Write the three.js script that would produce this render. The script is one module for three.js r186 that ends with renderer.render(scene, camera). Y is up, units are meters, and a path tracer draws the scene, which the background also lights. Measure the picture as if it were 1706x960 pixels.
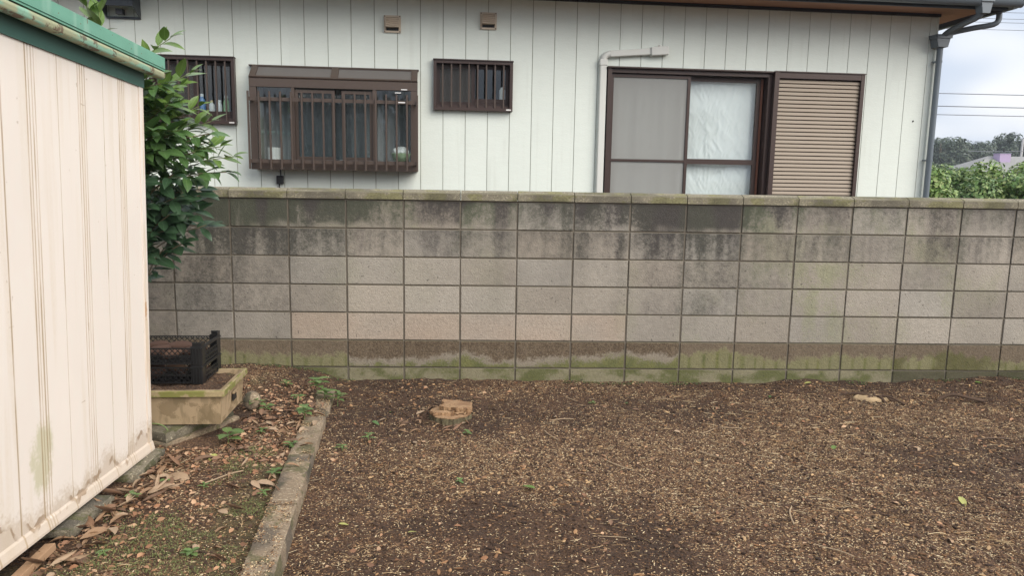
import * as THREE from 'three';
import { mergeGeometries, mergeVertices, toCreasedNormals } from 'three/addons/utils/BufferGeometryUtils.js';
import { RoundedBoxGeometry } from 'three/addons/geometries/RoundedBoxGeometry.js';

// ------------------------------------------------------------------ camera, sky, sun, exposure
const scene = new THREE.Scene();
const camera = new THREE.PerspectiveCamera(42.02, 1024 / 577, 0.05, 900);
camera.position.set(1.759, 1.4725, 5.3016);
camera.rotation.set(-0.14786, -0.03974, 0.01651, 'YXZ');
const renderer = new THREE.WebGLRenderer({ antialias: true });
renderer.toneMapping = THREE.LinearToneMapping;
renderer.toneMappingExposure = 2.55;
renderer.shadowMap.enabled = true;

// seeded random and noise
function rng(seed) { let a = seed >>> 0; return () => { a = (a + 0x6D2B79F5) | 0; let t = Math.imul(a ^ (a >>> 15), 1 | a); t = (t + Math.imul(t ^ (t >>> 7), 61 | t)) ^ t; return ((t ^ (t >>> 14)) >>> 0) / 4294967296; }; }
const NT = new Float32Array(65536); { const r = rng(7); for (let i = 0; i < 65536; i++) NT[i] = r(); }
function vn(x, y) {
  const xi = Math.floor(x), yi = Math.floor(y); let fx = x - xi, fy = y - yi;
  fx = fx * fx * (3 - 2 * fx); fy = fy * fy * (3 - 2 * fy);
  const x0 = xi & 255, x1 = (xi + 1) & 255, y0 = (yi & 255) << 8, y1 = ((yi + 1) & 255) << 8;
  const a = NT[y0 + x0], b = NT[y0 + x1], c = NT[y1 + x0], d = NT[y1 + x1];
  return a + (b - a) * fx + (c - a) * fy + (a - b - c + d) * fx * fy;
}
function fbm(x, y, o = 4) { let s = 0, a = 0.5, n = 0; for (let i = 0; i < o; i++) { s += a * vn(x, y); n += a; a *= 0.5; x = x * 2.03 + 17.3; y = y * 2.03 + 9.1; } return s / n; }
const clamp = (v, a = 0, b = 1) => Math.min(b, Math.max(a, v));
const sst = (a, b, v) => { const t = clamp((v - a) / (b - a)); return t * t * (3 - 2 * t); };
const lerp = (a, b, t) => a + (b - a) * t;
const mix3 = (a, b, t) => [lerp(a[0], b[0], t), lerp(a[1], b[1], t), lerp(a[2], b[2], t)];

{ // overcast sky: even cloud sheet, a little brighter overhead, soft cloud bellies
  const W = 512, H = 256, d = new Float32Array(W * H * 4);
  for (let j = 0; j < H; j++) for (let i = 0; i < W; i++) {
    const el = ((j + 0.5) / H - 0.5) * Math.PI, az = (i + 0.5) / W * 2 * Math.PI;
    const se = Math.max(0, Math.sin(el)), r = 1 / (0.22 + se);
    const cx = Math.cos(az) * Math.cos(el) * r, cz = Math.sin(az) * Math.cos(el) * r;
    const c = fbm(cx * 1.5 + 40, cz * 1.5 + 40, 5), w = sst(0.36, 0.62, c);
    let col = mix3([0.295, 0.337, 0.405], [0.462, 0.472, 0.488], w);
    const up = 0.86 + 0.24 * se;
    if (el < 0) col = [0.2, 0.185, 0.165];
    const o = (j * W + i) * 4; d[o] = col[0] * up; d[o + 1] = col[1] * up; d[o + 2] = col[2] * up; d[o + 3] = 1;
  }
  const t = new THREE.DataTexture(d, W, H, THREE.RGBAFormat, THREE.FloatType);
  t.mapping = THREE.EquirectangularReflectionMapping; t.magFilter = THREE.LinearFilter; t.minFilter = THREE.LinearFilter; t.needsUpdate = true;
  scene.background = t; scene.environment = t;
}
const sun = new THREE.DirectionalLight(0xfff6ea, 1.5);
sun.position.set(22, 21, 19); sun.target.position.set(2, 0.5, 0); sun.castShadow = true; sun.shadow.radius = 100;
Object.assign(sun.shadow.camera, { left: -12, right: 14, top: 12, bottom: -12, near: 1, far: 80 }); sun.shadow.mapSize.set(2048, 2048);
scene.add(sun, sun.target);
scene.fog = new THREE.FogExp2(0xd3dce8, 0.0009);

// ------------------------------------------------------------------ helpers
const V = (x, y, z) => new THREE.Vector3(x, y, z);
const lin = (r, g, b) => new THREE.Color().setRGB(r, g, b);
const LUT = new Uint8Array(4096); for (let i = 0; i < 4096; i++) { const v = i / 4095; LUT[i] = Math.round(255 * (v <= 0.0031308 ? 12.92 * v : 1.055 * Math.pow(v, 1 / 2.4) - 0.055)); }
function tex(w, h, fn, { srgb = true, rep } = {}) {   // fn(u, v) in 0..1, v up; linear colour or grey
  const d = new Uint8Array(w * h * 4);
  for (let j = 0; j < h; j++) for (let i = 0; i < w; i++) {
    const c = fn((i + 0.5) / w, (j + 0.5) / h), o = (j * w + i) * 4;
    if (srgb) for (let k = 0; k < 3; k++) d[o + k] = LUT[Math.round(clamp(c[k]) * 4095)];
    else d[o] = d[o + 1] = d[o + 2] = Math.round(clamp(c) * 255);
    d[o + 3] = 255;
  }
  const t = new THREE.DataTexture(d, w, h, THREE.RGBAFormat);
  if (srgb) t.colorSpace = THREE.SRGBColorSpace;
  t.wrapS = t.wrapT = THREE.RepeatWrapping; t.magFilter = THREE.LinearFilter; t.minFilter = THREE.LinearMipmapLinearFilter; t.generateMipmaps = true;
  if (rep) t.repeat.set(rep[0], rep[1]);
  t.needsUpdate = true; return t;
}
const std = (o) => { const c = o.c; delete o.c; const m = o.phys ? (delete o.phys, new THREE.MeshPhysicalMaterial(o)) : new THREE.MeshStandardMaterial(o); if (c) m.color.setRGB(...c); return m; };
const taken = {};
function numbered(n) { if (!(n in taken)) { taken[n] = 0; return n; } taken[n]++; return n + '_' + String(taken[n]).padStart(3, '0'); }
function tag(o, label, category, group, kind) { if (label) o.userData.label = label; if (category) o.userData.category = category; if (group) o.userData.group = group; if (kind) o.userData.kind = kind; return o; }
function thing(name, label, category, pos = [0, 0, 0], turn = 0, group) { const g = new THREE.Group(); g.name = numbered(name); g.position.set(...pos); g.rotation.y = turn; scene.add(g); return tag(g, label, category, group); }
function mesh(name, geo, mat, parent) {
  if (Array.isArray(geo)) geo = geo.length > 1 ? mergeGeometries(geo) : geo[0];
  const m = new THREE.Mesh(geo, mat); m.name = parent ? name : numbered(name); m.castShadow = m.receiveShadow = true; (parent || scene).add(m); return m;
}
// planar uv in metres, chosen per face by its normal
function puv(g, ox = 0, oy = 0) {
  if (g.index) g = g.toNonIndexed();
  const p = g.attributes.position, n = g.attributes.normal, uv = new Float32Array(p.count * 2);
  for (let i = 0; i < p.count; i++) {
    const ax = Math.abs(n.getX(i)), ay = Math.abs(n.getY(i)), az = Math.abs(n.getZ(i));
    const x = p.getX(i), y = p.getY(i), z = p.getZ(i);
    const [u, v] = ax > ay && ax > az ? [z, y] : ay > az ? [x, z] : [x, y];
    uv[2 * i] = u + ox; uv[2 * i + 1] = v + oy;
  }
  g.setAttribute('uv', new THREE.BufferAttribute(uv, 2));
  for (const k of Object.keys(g.attributes)) if (!['position', 'normal', 'uv'].includes(k)) g.deleteAttribute(k);
  return g;
}
function bx(x0, x1, y0, y1, z0, z1) { return puv(new THREE.BoxGeometry(x1 - x0, y1 - y0, z1 - z0).translate((x0 + x1) / 2, (y0 + y1) / 2, (z0 + z1) / 2)); }
function rbx(x0, x1, y0, y1, z0, z1, r = 0.004, s = 1) { return puv(new RoundedBoxGeometry(x1 - x0, y1 - y0, z1 - z0, s, r).translate((x0 + x1) / 2, (y0 + y1) / 2, (z0 + z1) / 2)); }
function tube(pts, r, seg = 12, rad = 8, closed = false) { return puv(new THREE.TubeGeometry(new THREE.CatmullRomCurve3(pts.map((p) => Array.isArray(p) ? V(...p) : p), closed, 'centripetal'), seg, r, rad, closed)); }
function beam(a, b, w, h) { // straight bar between two points
  const A = V(...a), B = V(...b), d = B.clone().sub(A), L = d.length(); const g = new THREE.BoxGeometry(w, h, L);
  const m = new THREE.Matrix4().lookAt(B, A, V(0, 1, 0)); m.setPosition(A.add(B).multiplyScalar(0.5)); return puv(g.applyMatrix4(m));
}
function cut(x0, x1, y0, y1, holes, z0, z1, box = bx) { // a slab with rectangular openings
  const xs = [...new Set([x0, x1, ...holes.flatMap((h) => [h[0], h[1]])])].filter((x) => x >= x0 && x <= x1).sort((a, b) => a - b), out = [];
  for (let i = 0; i + 1 < xs.length; i++) {
    const m = (xs[i] + xs[i + 1]) / 2; let segs = [[y0, y1]];
    for (const h of holes) if (h[0] < m && h[1] > m) segs = segs.flatMap(([a, b]) => [[a, Math.min(b, h[2])], [Math.max(a, h[3]), b]].filter(([c, e]) => e - c > 0.002));
    for (const [a, b] of segs) out.push(box(xs[i], xs[i + 1], a, b, z0, z1));
  }
  return out;
}
function frame(x0, x1, y0, y1, t, z0, z1) { return [bx(x0, x0 + t, y0, y1, z0, z1), bx(x1 - t, x1, y0, y1, z0, z1), bx(x0 + t, x1 - t, y1 - t, y1, z0, z1), bx(x0 + t, x1 - t, y0, y0 + t, z0, z1)]; }
function poly(pts2, depth, basis) { // extruded outline; basis = [X, Y, Z] images of the shape's axes
  const s = new THREE.Shape(pts2.map((p) => new THREE.Vector2(...p)));
  const g = new THREE.ExtrudeGeometry(s, { depth, bevelEnabled: false }).applyMatrix4(new THREE.Matrix4().makeBasis(...basis.map((b) => V(...b))));
  return puv(g);
}

// ------------------------------------------------------------------ shared textures and materials
const fineBump = tex(512, 512, (u, v) => 0.55 * vn(u * 256, v * 256) + 0.45 * vn(u * 128 + 5, v * 128), { srgb: false, rep: [1.6, 1.6] });
const concreteT = (base, moss, amt, seed, damp) => tex(1024, 512, (u, v) => {
  const x = u * 2, y = v;
  let c = base.map((q) => q * (0.72 + 0.56 * fbm(x * 9 + seed, y * 9, 4)));
  const g = 0.75 + 0.5 * vn(x * 128, y * 256 + seed); c = c.map((q) => q * g);
  if (vn(x * 128 + 31, y * 256 + 7) > 0.83) c = mix3(c, [0.62, 0.55, 0.4], 0.45);
  const m = sst(0.62 - amt, 0.72 - amt, fbm(x * 7 + seed * 3, y * 7 + 11, 5) + 0.12 * (vn(x * 90, y * 180) - 0.5));
  c = mix3(c, moss.map((q) => q * (0.6 + 0.8 * vn(x * 128 + 3, y * 256 + 3))), m * 0.85);
  if (damp) c = mix3(c, [0.05, 0.045, 0.04], damp * sst(0.5, 0.65, fbm(x * 4 + 70, y * 4 + seed, 4)));
  return c;
}, { rep: [0.5, 1] });
const M = {};
M.coping = std({ map: concreteT([0.205, 0.185, 0.135], [0.185, 0.175, 0.085], 0.10, 3, 0.45), bumpMap: fineBump, bumpScale: 0.0022, roughness: 0.97 });
M.slab = std({ map: concreteT([0.16, 0.14, 0.10], [0.085, 0.085, 0.035], 0.1, 12, 0.6), bumpMap: fineBump, bumpScale: 0.003, roughness: 0.95 });
M.kerb = std({ map: concreteT([0.235, 0.178, 0.12], [0.10, 0.092, 0.042], 0.08, 21, 0.6), bumpMap: fineBump, bumpScale: 0.003, roughness: 0.95 });
M.mortar = std({ c: [0.16, 0.138, 0.108], bumpMap: fineBump, bumpScale: 0.003, roughness: 1 });
M.brown = std({ c: [0.086, 0.062, 0.05], roughness: 0.42, metalness: 0.25 });
M.brownDark = std({ c: [0.05, 0.028, 0.026], roughness: 0.42, metalness: 0.25 });
M.wine = std({ c: [0.054, 0.033, 0.028], roughness: 0.4, metalness: 0.2 });
M.redwood = std({ c: [0.16, 0.065, 0.038], roughness: 0.5 });
M.black = std({ c: [0.014, 0.014, 0.016], roughness: 0.45 });
M.gutter = std({ c: [0.125, 0.152, 0.176], roughness: 0.4 });
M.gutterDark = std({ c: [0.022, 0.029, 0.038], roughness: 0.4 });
M.pipe = M.gutter;
M.duct = std({ c: [0.62, 0.63, 0.595], roughness: 0.45 });
M.white = std({ c: [0.8, 0.8, 0.79], roughness: 0.6 });
M.glass = std({ phys: 1, c: [0.93, 0.96, 0.96], transmission: 1, thickness: 0, roughness: 0.02, ior: 1.52 });
M.tint = std({ phys: 1, c: [0.5, 0.53, 0.53], transmission: 1, thickness: 0, roughness: 0.05, ior: 1.52 });
const obscureB = tex(512, 512, (u, v) => { const a = fbm(u * 40, v * 40 + 3, 3), b = vn(u * 64 + 9, v * 64); return Math.abs(a * 2 - 1) * 0.7 + b * 0.3; }, { srgb: false, rep: [1.4, 1.4] });
M.obscure = std({ phys: 1, c: [0.55, 0.62, 0.63], transmission: 1, thickness: 0, roughness: 0.22, ior: 1.52, bumpMap: obscureB, bumpScale: 0.006 });
const sidingB = tex(512, 512, (u, v) => 0.6 * vn(u * 24, v * 160) + 0.4 * vn(u * 90, v * 256 + 4), { srgb: false, rep: [2.2, 1.1] });
M.siding = std({ map: tex(512, 512, (u, v) => {
  let k = 0.93 + 0.09 * fbm(u * 8, v * 4, 4) + 0.03 * (vn(u * 40, v * 256) - 0.5); let c = [0.72 * k, 0.775 * k, 0.722 * k];
  const d = sst(0.6, 0.85, vn(u * 90 + 4, v * 4)) * sst(0.5, 0.75, fbm(u * 5 + 3, v * 5, 3)); return mix3(c, [0.45, 0.46, 0.40], 0.13 * d);
}, { rep: [0.37, 0.29] }), bumpMap: sidingB, bumpScale: 0.0008, roughness: 0.62 });
M.sidingGap = std({ c: [0.34, 0.345, 0.30], roughness: 0.9 });
const woodT = (a, b, s) => tex(512, 256, (u, v) => { const g = fbm(u * 3 + s, v * 60, 4), f = vn(u * 8, v * 250 + s); return mix3(a, b, clamp(0.7 * g + 0.3 * f)); });
M.soffit = std({ map: woodT([0.46, 0.25, 0.14], [0.30, 0.14, 0.08], 5), roughness: 0.6 });

// ------------------------------------------------------------------ ground (one sheet to the horizon)
const KX = (z) => 0.8035 + 0.1035 * (z - 0.574);       // kerb's right edge
function gh(x, z) {
  if (z < -0.02 || z > 8 || x < -3 || x > 12) return 0;
  let h = 0.05 * (fbm(x * 1.9 + 3, z * 1.9 + 8, 3) - 0.5) + 0.034 * (fbm(x * 6.5, z * 6.5, 4) - 0.5) + 0.012 * Math.max(0, fbm(x * 20, z * 20, 2) - 0.6) * 3;
  const left = 1 - sst(-0.14, -0.03, x - KX(z));
  h += 0.034 * left;
  h += 0.075 * (1 - sst(0.1, 0.95, x)) * (1 - sst(0.1, 0.9, z));
  h += 0.035 * sst(4.6, 5.6, x) * (1 - sst(0.05, 0.9, z)) + 0.012 * (1 - sst(0, 0.25, z)) * vn(x * 5, 2);
  h -= 0.02 * sst(1.5, 3, z) * (1 - left);
  return h;
}
const chipFar = (x, z) => { // how thick the pale chips lie
  let f = fbm(x * 0.9 + 11, z * 1.3 + 4, 4);
  f += 0.13 * Math.exp(-((x - 2.7) ** 2 / 1.6 + (z - 1.3) ** 2 / 0.8)) + 0.1 * Math.exp(-((x - 4.6) ** 2 / 1.2 + (z - 1.0) ** 2 / 0.5));
  f -= 0.2 * Math.exp(-((x - 1.25) ** 2 / 0.1 + (z - 2.2) ** 2 / 0.8)) + 0.10 * Math.exp(-((x - 4.6) ** 2 / 0.9 + (z - 2.5) ** 2 / 0.25)) + 0.08 * Math.exp(-((z - 0.1) ** 2 / 0.04));
  return sst(0.24, 0.72, f + 0.34 * (fbm(x * 6 + 2, z * 7, 4) - 0.5));
};
{
  const soil = tex(2048, 2048, (u, v) => {
    const x = u * 6.4 - 0.6, z = 3.2 - v * 6.4, left = 1 - sst(-0.1, 0, x - KX(z));
    const n = fbm(x * 5, z * 5, 4), g = vn(x * 150, z * 150), g2 = vn(x * 310 + 7, z * 310);
    let c = mix3([0.026, 0.0135, 0.0075], [0.098, 0.052, 0.028], clamp(n * 0.75 + chipFar(x, z) * 0.35));
    c = c.map((q) => q * (0.45 + 0.6 * g + 0.5 * g2));
    const d = chipFar(x, z), s = vn(x * 210 + 3, z * 260 + 31), s2 = vn(x * 120 + 60, z * 320 + 5);
    if (s > 0.92 - 0.2 * d) c = mix3(c, [0.27, 0.165, 0.09], 0.7); else if (s2 > 0.94 - 0.17 * d) c = mix3(c, [0.33, 0.22, 0.125], 0.75);
    if (left > 0.5) { const m = sst(0.5, 0.62, fbm(x * 4 + 50, z * 4, 4) + 0.2 * sst(1.7, 2.6, z) - 0.1) * (0.4 + 0.6 * g); c = mix3(c, [0.085, 0.085, 0.03], 0.55 * m); }
    return c;
  });
  soil.repeat.set(1 / 6.4, 1 / 6.4); soil.offset.set(0.6 / 6.4, 3.2 / 6.4);
  const soilB = tex(1024, 1024, (u, v) => 0.5 * vn(u * 256, v * 256) + 0.3 * vn(u * 128, v * 128) + 0.2 * vn(u * 512, v * 512), { srgb: false, rep: [0.5, 0.5] });
  M.soil = std({ map: soil, bumpMap: soilB, bumpScale: 0.016, roughness: 1 });
  const axis = (a, b, st, far) => { const r = []; for (let t = a; t <= b + 1e-6; t += st) r.push(t); let e = st; for (let t = b; t < far;) { e *= 1.6; t += e; r.push(Math.min(t, far)); } e = st; for (let t = a; t > -far;) { e *= 1.6; t -= e; r.unshift(Math.max(t, -far)); } return r; };
  const xs = axis(-1.2, 7.6, 0.03, 600), zs = axis(-0.06, 3.6, 0.03, 600), nx = xs.length, nz = zs.length;
  const p = new Float32Array(nx * nz * 3), uv = new Float32Array(nx * nz * 2), idx = [];
  for (let j = 0; j < nz; j++) for (let i = 0; i < nx; i++) {
    const o = j * nx + i; p[3 * o] = xs[i]; p[3 * o + 1] = gh(xs[i], zs[j]); p[3 * o + 2] = zs[j]; uv[2 * o] = xs[i]; uv[2 * o + 1] = -zs[j];
    if (i && j) { const a = o, b = o - 1, c = o - nx, d = o - nx - 1; idx.push(d, b, a, d, a, c); }
  }
  const g = new THREE.BufferGeometry(); g.setAttribute('position', new THREE.BufferAttribute(p, 3)); g.setAttribute('uv', new THREE.BufferAttribute(uv, 2)); g.setIndex(idx); g.computeVertexNormals();
  tag(mesh('ground', g, M.soil), 'bare brown soil strewn with pale wood chips', null, null, 'structure');
}

// ------------------------------------------------------------------ concrete block wall
{
  const TOP = 1.294, X0 = -1.6, X1 = 6.8, Y0 = -0.14, Y1 = 1.36;
  // stains copied from the photograph, per column from -4: [soot, green] on each of the upper rows; the column behind the shrub also has its shade painted in
  const sootShade = [
    [.8, .8, .8, .85, .86, .62, .55, .52, .46, .42, .66, .92, .95, .52, .42, .42, .46, .36, .34, .3, .3],
    [.6, .6, .6, .62, .6, .5, .4, .4, .36, .33, .5, .58, .58, .36, .42, .3, .42, .42, .34, .3, .3],
    [.5, .5, .5, .5, .36, .2, .16, .18, .2, .14, .26, .32, .48, .3, .2, .22, .3, .22, .2, .2, .2],
    [.45, .45, .45, .42, .3, .2, .12, .1, .12, .1, .24, .24, .38, .22, .16, .14, .2, .2, .15, .2, .2],
    [.35, .35, .35, .3, .2, .14, .06, .05, .06, .05, .14, .16, .14, .12, .1, .1, .12, .12, .1, .1, .1]];
  const green = [
    [.5, .5, .5, .5, .5, .4, .5, .8, .8, .3, .2, .15, .3, .8, .7, .6, .8, .3, .3, .3, .3],
    [.3, .3, .3, .2, .1, .2, .2, .3, .3, .1, .1, .1, .2, .4, .4, .1, .7, .2, .3, .3, .3],
    [.2, .2, .2, .1, .1, .3, .2, .1, .2, .0, .2, .3, .2, .7, .9, .6, .7, .5, .3, .3, .3],
    [.2, .2, .2, .1, .1, .1, .1, .1, .1, .1, .2, .3, .3, .7, .9, .5, .7, .3, .2, .3, .3],
    [.2, .2, .2, .1, .1, .1, .0, .0, .0, .0, .2, .2, .6, .4, .6, .4, .4, .5, .2, .2, .2]];
  const tone = (k, r) => { const a = vn(k * 13.7 + 0.5, r * 7.3 + 0.5); return a; };
  const wallT = tex(2048, 400, (u, v) => {
    const x = lerp(X0, X1, u), y = lerp(Y0, Y1, v), kf = x / 0.4, k = Math.floor(kf), r = Math.floor((TOP - y) / 0.2);
    const fx = kf - k, fy = clamp((TOP - y) / 0.2 - r);            // fy 0 at the block's top
    const g = vn(x * 170, y * 170), g2 = vn(x * 85 + 40, y * 85), grain = 0.8 + 0.24 * g + 0.18 * g2;
    const cl = fbm(x * 3.1 + 8, y * 3.1, 4), tn = tone(k, r);
    let c = mix3([0.335, 0.293, 0.242], [0.35, 0.325, 0.285], tn).map((q) => q * (0.80 + 0.30 * cl + 0.26 * (tone(k + 40, r + 9) - 0.5)));
    if (r === 4 && k >= 1 && k <= 6) c = mix3(c, [0.42, 0.32, 0.245], 0.5 * fbm(x * 4, y * 6, 3) + 0.12);
    const kk = clamp(k + 4, 0, 20);
    if (r >= -1 && r <= 4) {
      const rr = Math.max(0, r), tb = (T) => { const a = T[rr][kk], side = fx < 0.5 ? -1 : 1, o = T[rr][clamp(kk + side, 0, 20)], w = Math.max(0, Math.abs(fx - 0.5) - 0.22) * 1.0; return lerp(a, o, Math.min(0.5, w * 1.8)); };
      const S = tb(sootShade), G = tb(green);
      const xw = x + 0.03 * (fbm(x * 7, y * 5 + 3, 3) - 0.5), big = fbm(x * 2.6 + 3, y * 2.2 + 20, 5), run = vn(xw * 15 + 3, y * 1.3) * 0.5 + vn(xw * 38, y * 2 + 9) * 0.3 + fbm(xw * 90, y * 9, 2) * 0.2, gr = 0.5 * (g - 0.5) + 0.36 * (g2 - 0.5) + 0.5 * (fbm(x * 36, y * 36, 3) - 0.5);
      let den = S * (1.08 + 1.2 * (big - 0.5) + lerp(1.1, 0.6, sst(0.5, 0.95, S)) * (run - 0.5) * (r <= 1 ? 1 : 0.45)) + (r <= 0 ? 0.22 * (0.5 - fy) : r === 1 ? 0.12 * (0.5 - fy) : 0);
      let st = sst(0.04, 0.82, den + gr * (0.22 + 0.6 * S));
      if (r <= 0) st *= 1 - 0.6 * sst(0.72, 0.98, fy + 0.3 * (fbm(x * 11, 5, 3) - 0.5)) * sst(0.35, 0.6, fbm(x * 4 + 7, 3, 3));
      const pale = sst(0.62, 0.86, run) * sst(0.5, 0.66, fbm(x * 3.3 + 9, 4, 2)) * (r <= 0 ? 0.5 : 0.1);
      c = mix3(c, mix3([0.042, 0.038, 0.036], [0.06, 0.075, 0.042], G * sst(0.4, 0.6, vn(x * 9 + 2, y * 2))), clamp(st * (1 - pale)) * 0.95);
      const al = sst(0.5, 0.75, fbm(x * 5 + 90, y * 3, 4) + 0.25 * (g - 0.5)) * G; c = mix3(c, [0.22, 0.235, 0.125], al * 0.7 * (1 - st));
    }
    if (r === 5) {                                               // damp band over pale crust and moss arches
      const arch = k <= 1 || k >= 8, j = fx * (arch ? 3.6 + vn(k * 2.7, 6) : 2) + vn(k * 3.3, 1) + 0.7 * vn(x * 7, 2), a = Math.abs((j % 1) - 0.5) * 2;
      const top = arch ? 0.44 + 0.13 * a * a + 0.75 * (fbm(x * 2.3, 4, 3) - 0.5) : 0.42 + 0.75 * (fbm(x * 3.1 + 5, 2.2, 3) - 0.42);
      const e = fy - top + 0.12 * (g2 - 0.5) + 0.07 * (g - 0.5) + 0.25 * (fbm(x * 14, y * 14, 3) - 0.5), below = sst(-0.10, 0.12, e);
      let damp = mix3([0.085, 0.06, 0.038], [0.155, 0.118, 0.08], clamp(0.5 + 1.2 * (g - 0.5) + 0.9 * (vn(x * 240, y * 240) - 0.5) + 0.8 * (fbm(x * 12, y * 12, 3) - 0.5)));
      if (k >= 8 || k <= 1) damp = mix3(damp, [0.175, 0.14, 0.10], 0.45);
      const cr = mix3([0.26, 0.225, 0.175], [0.22, 0.19, 0.15], cl);
      const rim = sst(0.35, 0.95, a * a), gm = arch ? sst(0.0, 0.1, e) * (0.35 + 0.65 * rim) * (0.6 + 0.5 * vn(x * 13, 8)) : sst(0.10, 0.34, e + 0.5 * (fbm(x * 9 + 2, y * 5, 4) - 0.5) + 0.16 * (g - 0.5));
      let lo = mix3(arch ? [0.215, 0.195, 0.115] : cr, mix3([0.155, 0.155, 0.048], [0.07, 0.085, 0.026], fbm(x * 18, y * 12, 3)), clamp(gm) * 0.9);
      if (k >= 12) lo = mix3(lo, [0.075, 0.07, 0.022], 0.75 * sst(0.35, 0.6, fbm(x * 5, y * 6, 3)));
      c = mix3(damp, lo, below);
    }
    if (r >= 6) {
      c = mix3([0.215, 0.195, 0.125], [0.105, 0.11, 0.042], sst(0.35, 0.62, fbm(x * 7 + 4, y * 11, 5) + 0.2 * (g - 0.5)));
      if (k >= 12) c = mix3(c, [0.05, 0.046, 0.026], 0.8); else if (k <= 0) c = mix3(c, [0.15, 0.15, 0.11], 0.5);
    }
    c = c.map((q) => q * grain);
    if (vn(x * 95 + 17, y * 95 + 5) > 0.955 && r > 1) c = mix3(c, [0.04, 0.036, 0.03], 0.75);
    return c;
  });
  wallT.wrapS = wallT.wrapT = THREE.ClampToEdgeWrapping;
  wallT.repeat.set(1 / (X1 - X0), 1 / (Y1 - Y0)); wallT.offset.set(-X0 / (X1 - X0), -Y0 / (Y1 - Y0));
  M.block = std({ map: wallT, bumpMap: tex(1024, 1024, (u, v) => 0.5 * vn(u * 256, v * 256) + 0.25 * vn(u * 500, v * 500) + 0.25 * vn(u * 60, v * 60), { srgb: false, rep: [0.9, 0.9] }), bumpScale: 0.0035, roughness: 0.97 });
  const w = thing('block_wall', 'stained grey concrete block wall topped with coping stones, moss along its foot', 'wall', [0, 0, 0]);
  const R = rng(31);
  mesh('mortar', [bx(-1.58, 6.78, -0.2, TOP + 0.0035, -0.092, -0.0055)], M.mortar, w);
  for (let r = 0; r < 7; r++) for (let k = -4; k < 17; k++) {
    const j = 0.0036, xa = k * 0.4 + j + R() * 0.0035, xb = (k + 1) * 0.4 - j - R() * 0.0035, ya = TOP - (r + 1) * 0.2 + j + R() * 0.002, yb = TOP - r * 0.2 - j - R() * 0.002;
    const pr = R() * 0.005, g = rbx(xa, xb, ya, yb, -0.1, pr, 0.0045, 1);
    mesh('block', g, M.block, w);
  }
  for (let k = -4; k < 17; k++) { // gable-topped coping stones
    const j = 0.003, a = k * 0.4 + j, L = 0.4 - 2 * j, y = TOP + 0.004 + R() * 0.003, f = 0.012 + R() * 0.004;
    const g = poly([[f, y], [f, y + 0.045], [f - 0.006, y + 0.052], [-0.03, y + 0.067], [-0.05, y + 0.069], [-0.07, y + 0.067], [-0.112, y + 0.052], [-0.116, y + 0.045], [-0.116, y]].reverse().map(([z, yy]) => [-z, yy]), L, [[0, 0, -1], [0, 1, 0], [1, 0, 0]]);
    g.translate(a, 0, 0); mesh('coping_stone', puv(toCreasedNormals(g, 0.6)), M.coping, w);
  }
}

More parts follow.
